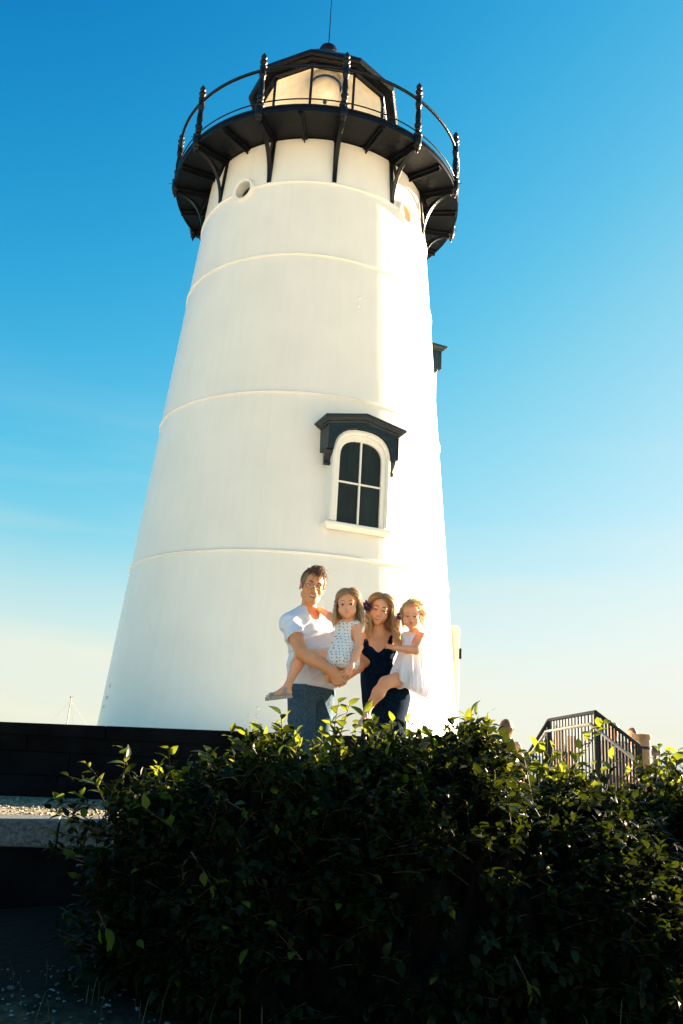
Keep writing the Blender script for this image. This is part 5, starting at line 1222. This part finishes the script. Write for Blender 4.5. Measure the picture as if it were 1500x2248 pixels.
for i in range(75):
    px = rl.uniform(230, 1520); py = interp(px, prof) + (14 if px < 1100 else 38); h_ = rl.uniform(20, 62); hero(px, py + 50, px + rl.normal() * 16 + 6, py - h_, Y=rl.uniform(4.55, 4.85), size=rl.uniform(.045, .078), young=.65) if not 1070 < px < 1160 else None
for i in range(34):       # straggling shoots down the left edge and across the face
    if i < 16: t = rl.random(); px = 215 - 60 * math.sin(t * 3) + rl.normal() * 15; py = 1700 + 420 * t; dx, dy = -rl.uniform(30, 75), -rl.uniform(-15, 45); Yh = 4.5 - .5 * t
    else: px = rl.uniform(250, 1450); py = rl.uniform(1720, 2100); dx, dy = rl.normal() * 35, -rl.uniform(10, 60); Yh = 4.42 - (py - 1700) / 520 * .95
    hero(px + 30, py + 20, px + dx, py + dy, Y=Yh, size=rl.uniform(.045, .065), young=.3)
# trailing shoots on the front, many leaves coloured as if sunlit
for a in ((1000, 1800, 1015, 1880), (1010, 1870, 1060, 1900), (1050, 1890, 1075, 1960), (1100, 1880, 1110, 1930), (1330, 1900, 1385, 1935), (1180, 1930, 1240, 1960), (1340, 2000, 1400, 2060), (1400, 2040, 1450, 2110), (1450, 2080, 1500, 2160), (1130, 2100, 1170, 2180), (930, 1745, 945, 1800),
          (500, 1760, 560, 1790), (520, 1860, 540, 1920), (420, 1870, 470, 1940), (640, 1800, 660, 1850), (215, 2000, 245, 2060), (1420, 1830, 1470, 1890), (1300, 1790, 1340, 1830), (560, 1700, 580, 1740), (1460, 1930, 1500, 1990)):
    v = min(1, (a[1] - 1650) / 520); Yd = YC - .34 - .85 * v ** .8; hero(*a, Y=Yd - .10, young=.6, size=.066, bend=(0, -.2, -.5))
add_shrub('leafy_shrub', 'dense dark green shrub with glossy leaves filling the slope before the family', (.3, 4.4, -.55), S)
core_o = core.build('inner_thicket', mat('shaded_twigs', (.004, .004, .003), rough=.9, var=.5, vscale=30, spec=.05), bpy.data.objects['leafy_shrub']); core_o['kind'] = 'stuff'  # near-black solid added inside the leaves to block sun and darken the gaps
# brown thin branches, grass blades and shell litter on the sand
# ------------------------------------------------------------------ stair landing with its railing, right of the tower
steel = mat('blue_black_steel', (.006, .012, .016), rough=.6, var=.2, spec=.15, metal=0)
tube_m = mat('worn_steel_tube', (.30, .28, .27), rough=.38, metal=.8, var=.1, vscale=20)
wood = mat('weathered_piling', (.10, .06, .035), rough=.85, vscale=12, col2=(.20, .13, .08), stretch=(1, 1, .12), bump=.004, bscale=60)
P1, P2, P3, P0 = at(1205, 1581, 13.0), at(1308, 1563, 11.2), at(1404, 1637, 11.2), at(1150, 1672, 13.0)
P5 = at(1214, 1575, 16.2); P5.z = P1.z
rail = empty('stair_railing', (P2.x, P2.y, 0), 'dark steel railing with vertical bars round the stair landing', 'railing')
Zv = Vector((0, 0, 1))
def bar(name, a, b, r, mt, n=6): m = MB(); m.tube([a, b], r, n); return m.build(name, mt, rail, smooth=60)
for a, b, nb_ in ((P0, P1, 8), (P1, P2, 15), (P2, P3, 13), (P1, P5, 16)):
    m = MB(); m.tube([a, b], .026, 8); m.build('top_rail', steel, rail, smooth=60)
    m = MB(); m.tube([a - Zv * .98, b - Zv * .98], .018, 6); m.build('bottom_rail', steel, rail, smooth=60)
    for k in range(1, nb_):
        q = a.lerp(b, k / nb_); bar('baluster', q - Zv * .975, q - Zv * .02, .0135, steel)
for q in (P0, P1, P2, P3, P5):
    m = MB(); m.box(q - Zv * .56, (.026, .026, .56)); m.build('post', steel, rail, bevel=.004)
hn = Vector((-.12, -.16, -.165))
m = MB(); m.tube([P0 + hn, P1 + hn + Vector((.05, 0, 0)), P2 + hn, P3 + hn + Vector((.03, -.02, -.05))], .023, 8); m.build('handrail', tube_m, rail, smooth=60)
for q in (P1, P2, P3):
    m = MB(); m.tube([q - Zv * .2, q + hn - Zv * .02], .008, 6); m.build('handrail_bracket', steel, rail)
# landing and steps it stands on
st = empty('landing_steps', (P2.x, P2.y, 0), 'concrete stair landing and steps under the dark railing', 'steps')
zl = P2.z - 1.10
m = MB(); m.prism([(P1.x - .1, P1.y + .1), (P2.x - .1, P2.y - .1), (P2.x + 1.3, P2.y - .1), (P1.x + 1.6, P1.y + .1)], (0, 0, zl - .18), Vector((1, 0, 0)), Vector((0, 1, 0)), Zv, .18); m.build('landing', concrete, st, bevel=.01)
dv = (P3 - P2); dv.z = 0; dv.normalize(); sv_ = Vector((-dv.y, dv.x, 0))
for k in range(5):
    o = Vector((P2.x, P2.y - .1, 0)) + dv * (.0 + .28 * k); m = MB(); z = zl - .17 * (k + 1)
    m.box(o + dv * .14 + sv_ * .6 + Zv * (z - .3), (.16, .62, .3), Matrix((dv, sv_, Zv)).transposed()); m.build('step', concrete, st, bevel=.008)
# pilings: one tall with a cap, two plain behind the bars
def piling(px, pyt, Y, w_, label, cap=True, zb=-.8):
    t = at(px, pyt, Y); e = empty('piling', (t.x, t.y, zb), label, 'post', 'wooden pilings beyond the landing')
    m = MB(); m.lathe([(.001, zb), (w_, zb), (w_ * 1.02, zb + .6), (w_ * .98, t.z - .5), (w_, t.z - .06), (.001, t.z - .06)], (t.x, t.y), 20); m.build('shaft', wood, e, smooth=50)
    if cap:
        m = MB(); m.lathe([(.001, t.z - .07), (w_ * 1.14, t.z - .07), (w_ * 1.18, t.z - .03), (w_ * 1.1, t.z), (.001, t.z + .015)], (t.x, t.y), 20); m.build('cap', wood, e, smooth=40)
        m = MB(); m.lathe([(w_ * 1.0, t.z - .22), (w_ * 1.05, t.z - .215), (w_ * 1.05, t.z - .185), (w_ * 1.0, t.z - .18)], (t.x, t.y), 20); m.build('iron_band', steel, e, smooth=40)
piling(1409, 1612, 13.2, .125, 'tan round piling with a cap at the right end of the railing')
piling(1253, 1608, 15.5, .085, 'reddish brown piling behind the left bars of the railing', cap=False)
piling(1228, 1588, 15.0, .075, 'dark upright post nearest the left corner of the railing', cap=False)
lt = at(1437, 1640, 13.6)
e = empty('bollard_lamp', (lt.x, lt.y, -.8), 'small black lamp head right of the tan piling', 'lamp')
m = MB(); m.lathe([(.03, -.8), (.03, lt.z - .14), (.09, lt.z - .12), (.10, lt.z - .10), (.10, lt.z - .03), (.07, lt.z), (.02, lt.z + .02), (.001, lt.z + .03)], (lt.x, lt.y), 16); m.build('lamp_head', metal_dark, e, smooth=50)

# ------------------------------------------------------------------ passers-by beyond the shrub and the landing
def passer(label, base, H_, yaw, skinm, top, topc, bottomc, hairc, group='passers-by beyond the landing', arm=None, lean=0):
    x, y, z = base; P = empty('person', base, label, 'person', group); f = Vector((math.sin(yaw), -math.cos(yaw), 0)); s_ = Vector((math.cos(yaw), math.sin(yaw), 0)); b = Vector(base); k = H_ / 1.7
    pt = lambda a, c, h: b + s_ * a * k + f * c * k + Zv * h * k
    lo, hi = bounds([b, b + Zv * H_], .42); F = Field(lo, hi, .011); M = [tuple(s_), tuple(f), tuple(Zv)]
    F.ell(pt(0, 0, 1.22), (.17 * k, .11 * k, .20 * k), M, .05); F.ell(pt(0, 0, .95), (.16 * k, .12 * k, .15 * k), M, .06); F.cone(pt(-.16, 0, 1.38), pt(.16, 0, 1.38), .055 * k, .055 * k, .05)
    F.cone(pt(0, -.01, 1.38), pt(0, .01, 1.52), .055 * k, .05 * k, .03); F.ell(pt(0, .01, 1.59), (.073 * k, .092 * k, .112 * k), M, .02)
    F.ell(pt(0, .10, 1.575), (.012 * k, .016 * k, .018 * k), M, .01)
    for q in (-1, 1):
        h_, k_, a_ = pt(q * .09, 0, .88), pt(q * .10, .02, .48), pt(q * .10, 0, .08); limb(F, [h_, k_, a_], [.085 * k, .055 * k, .038 * k], .04); F.cone(a_, pt(q * .11, .14, .03), .035 * k, .03 * k, .03)
        s0, e0, w0 = pt(q * .19, 0, 1.37), pt(q * .235, .02, 1.10), pt(q * .21, .14, .88); limb(F, [s0, e0, w0], [.05 * k, .038 * k, .027 * k], .03)
        hand(F, w0, w0 - e0, s_ * q, f, .85 * k, curl=(25, 30, 20))
    link('body', F.mesh('body'), P, skinm)
    C = Field(lo, hi, .011); C.ell(pt(0, 0, 1.22), (.17 * k, .11 * k, .20 * k), M, .05, inf=.018); C.ell(pt(0, 0, .98), (.165 * k, .125 * k, .15 * k), M, .06, inf=.018); C.cone(pt(-.15, 0, 1.38), pt(.15, 0, 1.38), .06 * k, .06 * k, .05)
    if top == 'sleeves':
        for q in (-1, 1): C.cone(pt(q * .19, 0, 1.37), pt(q * .22, .01, 1.18), .065 * k, .062 * k, .03)
    C.cone(pt(0, 0, 1.44), pt(0, .02, 1.60), .065 * k, .07 * k, .01, 's'); C.plane(pt(0, 0, .88), (0, 0, -1), .01); folds(C, [((1, 0, .5), .12, .012, .4 + x)])
    link('top', C.mesh('top'), P, cloth('top_' + label.split()[0], topc))
    T = Field(lo, hi, .012); T.ell(pt(0, 0, .93), (.165 * k, .125 * k, .12 * k), M, .05, inf=.014)
    for q in (-1, 1): limb(T, [pt(q * .09, 0, .88), pt(q * .10, .02, .42)], [.10 * k, .085 * k], .03)
    T.plane(pt(0, 0, .97), (0, 0, 1), .01); T.plane(pt(0, 0, .44), (0, 0, -1), .005); link('shorts', T.mesh('shorts'), P, cloth('shorts_' + label.split()[0], bottomc))
    Hh = Field(lo, hi, .011); Hh.ell(pt(0, -.012, 1.61), (.082 * k, .10 * k, .112 * k), M, .0); Hh.plane(pt(0, .045, 1.60), tuple(f - Zv * .5), .01); Hh.plane(pt(0, 0, 1.53), (0, 0, -1), .01)
    link('hair', Hh.mesh('hair'), P, mat('hair_' + label.split()[0], hairc, rough=.6, vscale=60, var=.3))
    return P
sk2 = skin('sunburnt_skin', (.62, .30, .18), (.70, .36, .22))
p_ = at(1113, 1582, 11.2); passer('woman in a pale pink sleeveless top half hidden behind the tallest clump of the shrub', (p_.x, p_.y, p_.z - 1.70), 1.70, 2.2, sk2, 'none', (.75, .55, .50), (.3, .3, .33), (.10, .05, .025))
p_ = at(1347, 1589, 13.6); passer('man in a grey shirt seen through the sloping bars of the railing', (p_.x, p_.y, p_.z - 1.72), 1.72, -.6, sk2, 'sleeves', (.30, .27, .26), (.10, .09, .09), (.05, .03, .02))
p_ = at(1388, 1600, 14.2); passer('person in a lavender blue shirt between the man in grey and the tan piling', (p_.x, p_.y, p_.z - 1.66), 1.66, -.9, sk2, 'sleeves', (.28, .30, .50), (.25, .2, .16), (.12, .07, .04))
p_ = at(1216, 1592, 15.8); passer('dark clothed person standing behind the left end of the railing', (p_.x, p_.y, p_.z - 1.7), 1.7, .5, sk2, 'sleeves', (.02, .02, .025), (.03, .03, .04), (.02, .015, .01))

# ------------------------------------------------------------------ moored sailing boat far left
bt = at(157, 1531, 95); zw = -.9; hx, hy = bt.x, bt.y
sb = empty('sailing_boat', (hx, hy, zw), 'moored sailing boat with only its pale mast showing above the black wall', 'boat')
m = MB(); Lh = 3.2; secs = []
for i in range(13):
    t = -1 + 2 * i / 12; wv = .95 * (1 - abs(t) ** 2.4) ** .8 + .02; sh = .62 + .18 * t * t
    secs.append([(t * Lh, -wv, sh), (t * Lh, -wv * .9, .25), (t * Lh, -wv * .4, -.15), (t * Lh, wv * .4, -.15), (t * Lh, wv * .9, .25), (t * Lh, wv, sh)])
ca, sa = math.cos(.5), math.sin(.5); vs = [(hx + x * ca - y * sa, hy + x * sa + y * ca, zw + z) for s_ in secs for x, y, z in s_]
m.add(vs, [(i * 6 + k, i * 6 + k + 1, (i + 1) * 6 + k + 1, (i + 1) * 6 + k) for i in range(12) for k in range(5)] + [(i * 6 + 5, i * 6, (i + 1) * 6, (i + 1) * 6 + 5) for i in range(12)] + [tuple(range(6)), tuple(72 + k for k in range(6))[::-1]])
m.build('hull', trimwhite, sb, smooth=50)
m = MB(); m.box((hx, hy, zw + .85), (.9, .5, .22), Matrix.Rotation(.5, 3, 'Z')); m.build('cabin', trimwhite, sb, bevel=.06)
mast_m = mat('varnished_mast', (.62, .44, .26), rough=.4)
top = Vector((bt.x, bt.y, bt.z)); foot_ = Vector((hx - .12, hy, zw + .6)); m = MB(); m.tube([foot_, top], [.075, .05], 8); m.build('mast', mast_m, sb, smooth=60)
m = MB(); m.tube([foot_ + Zv * .9, foot_ + Zv * .95 + Vector((-1.9, -1.0, 0))], .05, 6); m.build('boom', mast_m, sb, smooth=60)
for a in ((-2.6, -1.4, .7), (2.8, 1.5, .75), (1.0, -.4, .6)):
    m = MB(); m.tube([top - Zv * .35, Vector((hx + a[0], hy + a[1], zw + a[2]))], .007, 4); m.build('shroud', silver, sb)
m = MB(); m.tube([top + Vector((-.14, 0, .02)), top + Vector((-.02, 0, .02))], .07, 8); m.build('masthead_light', metal_dark, sb)
m = MB(); m.tube([top, top + Vector((.25, 0, .12))], .012, 5); m.build('wind_vane', metal_dark, sb)

# ------------------------------------------------------------------ shell litter, pebbles, grass stalks, dead leaves
shell_m = mat('bluish_shell', (.07, .09, .09), rough=.6, vscale=20, col2=(.22, .26, .26)); stone_m = mat('beach_stone', (.05, .045, .04), rough=.8, vscale=14, col2=(.13, .12, .10))
def flake(name, mt, seed, th=.25, n=6):
    rs = np.random.default_rng(seed); m = MB(); P_ = [(math.cos(2 * PI * k / n) * rs.uniform(.6, 1.1), math.sin(2 * PI * k / n) * rs.uniform(.45, .9)) for k in range(n)]
    m.add([(x, y, 0) for x, y in P_] + [(x * .6, y * .6, th) for x, y in P_], [tuple(range(n))[::-1], tuple(range(n, 2 * n))] + [(i, (i + 1) % n, n + (i + 1) % n, n + i) for i in range(n)])
    me = bpy.data.meshes.new(name); me.from_pydata(m.v, [], m.f); me.materials.append(mt); return me
fl_me = [flake('shell', shell_m, k) for k in range(5)] + [flake('pebble', stone_m, 20 + k, .55, 7) for k in range(5)]
lit = MB(); lit2 = MB(); rs = np.random.default_rng(77)
def bz(x, y):
    z = -.60
    if -3.2 < x < 4.2 and -1.2 < y < 6: z += .03 * math.sin(x * 2.3 + y) + .02 * math.sin(x * 5 - y * 3.1) + .10 * max(0, min(1, (y - 3.2) / 1.4))
    return z
for i in range(1500):
    y = rs.uniform(2.6, 4.3); x = rs.uniform(-.50, .42) * y; sz = rs.uniform(.004, .013) * (1.9 if rs.random() < .10 else 1); me = fl_me[rs.integers(0, 10)]
    if x > .1 * y and rs.random() < .6: continue
    Rm = Matrix.Rotation(rs.uniform(0, 6.28), 3, 'Z') @ Matrix.Rotation(rs.normal() * .35, 3, 'X'); T_ = Vector((x, y, bz(x, y) + .001)); tgt = lit if me.name.startswith('shell') else lit2
    tgt.add([T_ + Rm @ (v.co * sz) for v in me.vertices], [tuple(p.vertices) for p in me.polygons])
tag(lit.build('shell_litter', shell_m), 'broken bluish shells scattered on the dark sand below the shrub', 'shells', None, 'stuff')
tag(lit2.build('pebbles', stone_m), 'small dark pebbles among the shell litter', 'pebbles', None, 'stuff')
gr = MB(); dry = mat('dry_grass', (.06, .055, .015), rough=.8, vscale=20, col2=(.035, .05, .01))
for i in range(110):
    y = rs.uniform(3.1, 4.1); x = rs.uniform(-.45, .42) * y; h_ = rs.uniform(.06, .22); b = Vector((x, y, bz(x, y))); a = rs.uniform(0, 6.28); ln = Vector((math.cos(a), math.sin(a), 0)) * h_ * rs.uniform(.1, .6); w_ = Vector((-math.sin(a), math.cos(a), 0)) * rs.uniform(.0012, .003)
    p1, p2, p3 = b + Zv * h_ * .5 + ln * .2, b + Zv * h_ * .85 + ln * .6, b + Zv * h_ * .95 + ln
    gr.add([b - w_, b + w_, p1 - w_, p1 + w_, p2 - w_ * .7, p2 + w_ * .7, p3], [(0, 1, 3, 2), (2, 3, 5, 4), (4, 5, 6)])
tag(gr.build('grass_stalks', dry), 'thin grass stalks at the foot of the shrub', 'grass', None, 'stuff')
# gravel and clippings on the terrace
tg = MB(); tg2 = MB()
for i in range(2600):
    x = rs.uniform(-4.2, -.3); y = copY(x) + .36 + rs.random() ** .8 * 1.45; sz = rs.uniform(.006, .018); me = fl_me[rs.integers(0, 10)]; Rm = Matrix.Rotation(rs.uniform(0, 6.28), 3, 'Z') @ Matrix.Rotation(rs.normal() * .4, 3, 'X'); T_ = Vector((x, y, 0))
    (tg if rs.random() < .6 else tg2).add([T_ + Rm @ (v.co * sz) for v in me.vertices], [tuple(p.vertices) for p in me.polygons])
tag(tg.build('terrace_gravel', mat('pale_gravel', (.18, .15, .11), rough=.9, vscale=16, col2=(.42, .36, .27))), 'loose pale gravel on the terrace behind the kerb', 'gravel', None, 'stuff')
tag(tg2.build('dry_clippings', mat('dry_clippings', (.25, .17, .05), rough=.9, vscale=16, col2=(.10, .10, .03))), 'yellow brown plant litter on the terrace gravel', 'litter', None, 'stuff')
for me in fl_me: bpy.data.meshes.remove(me)
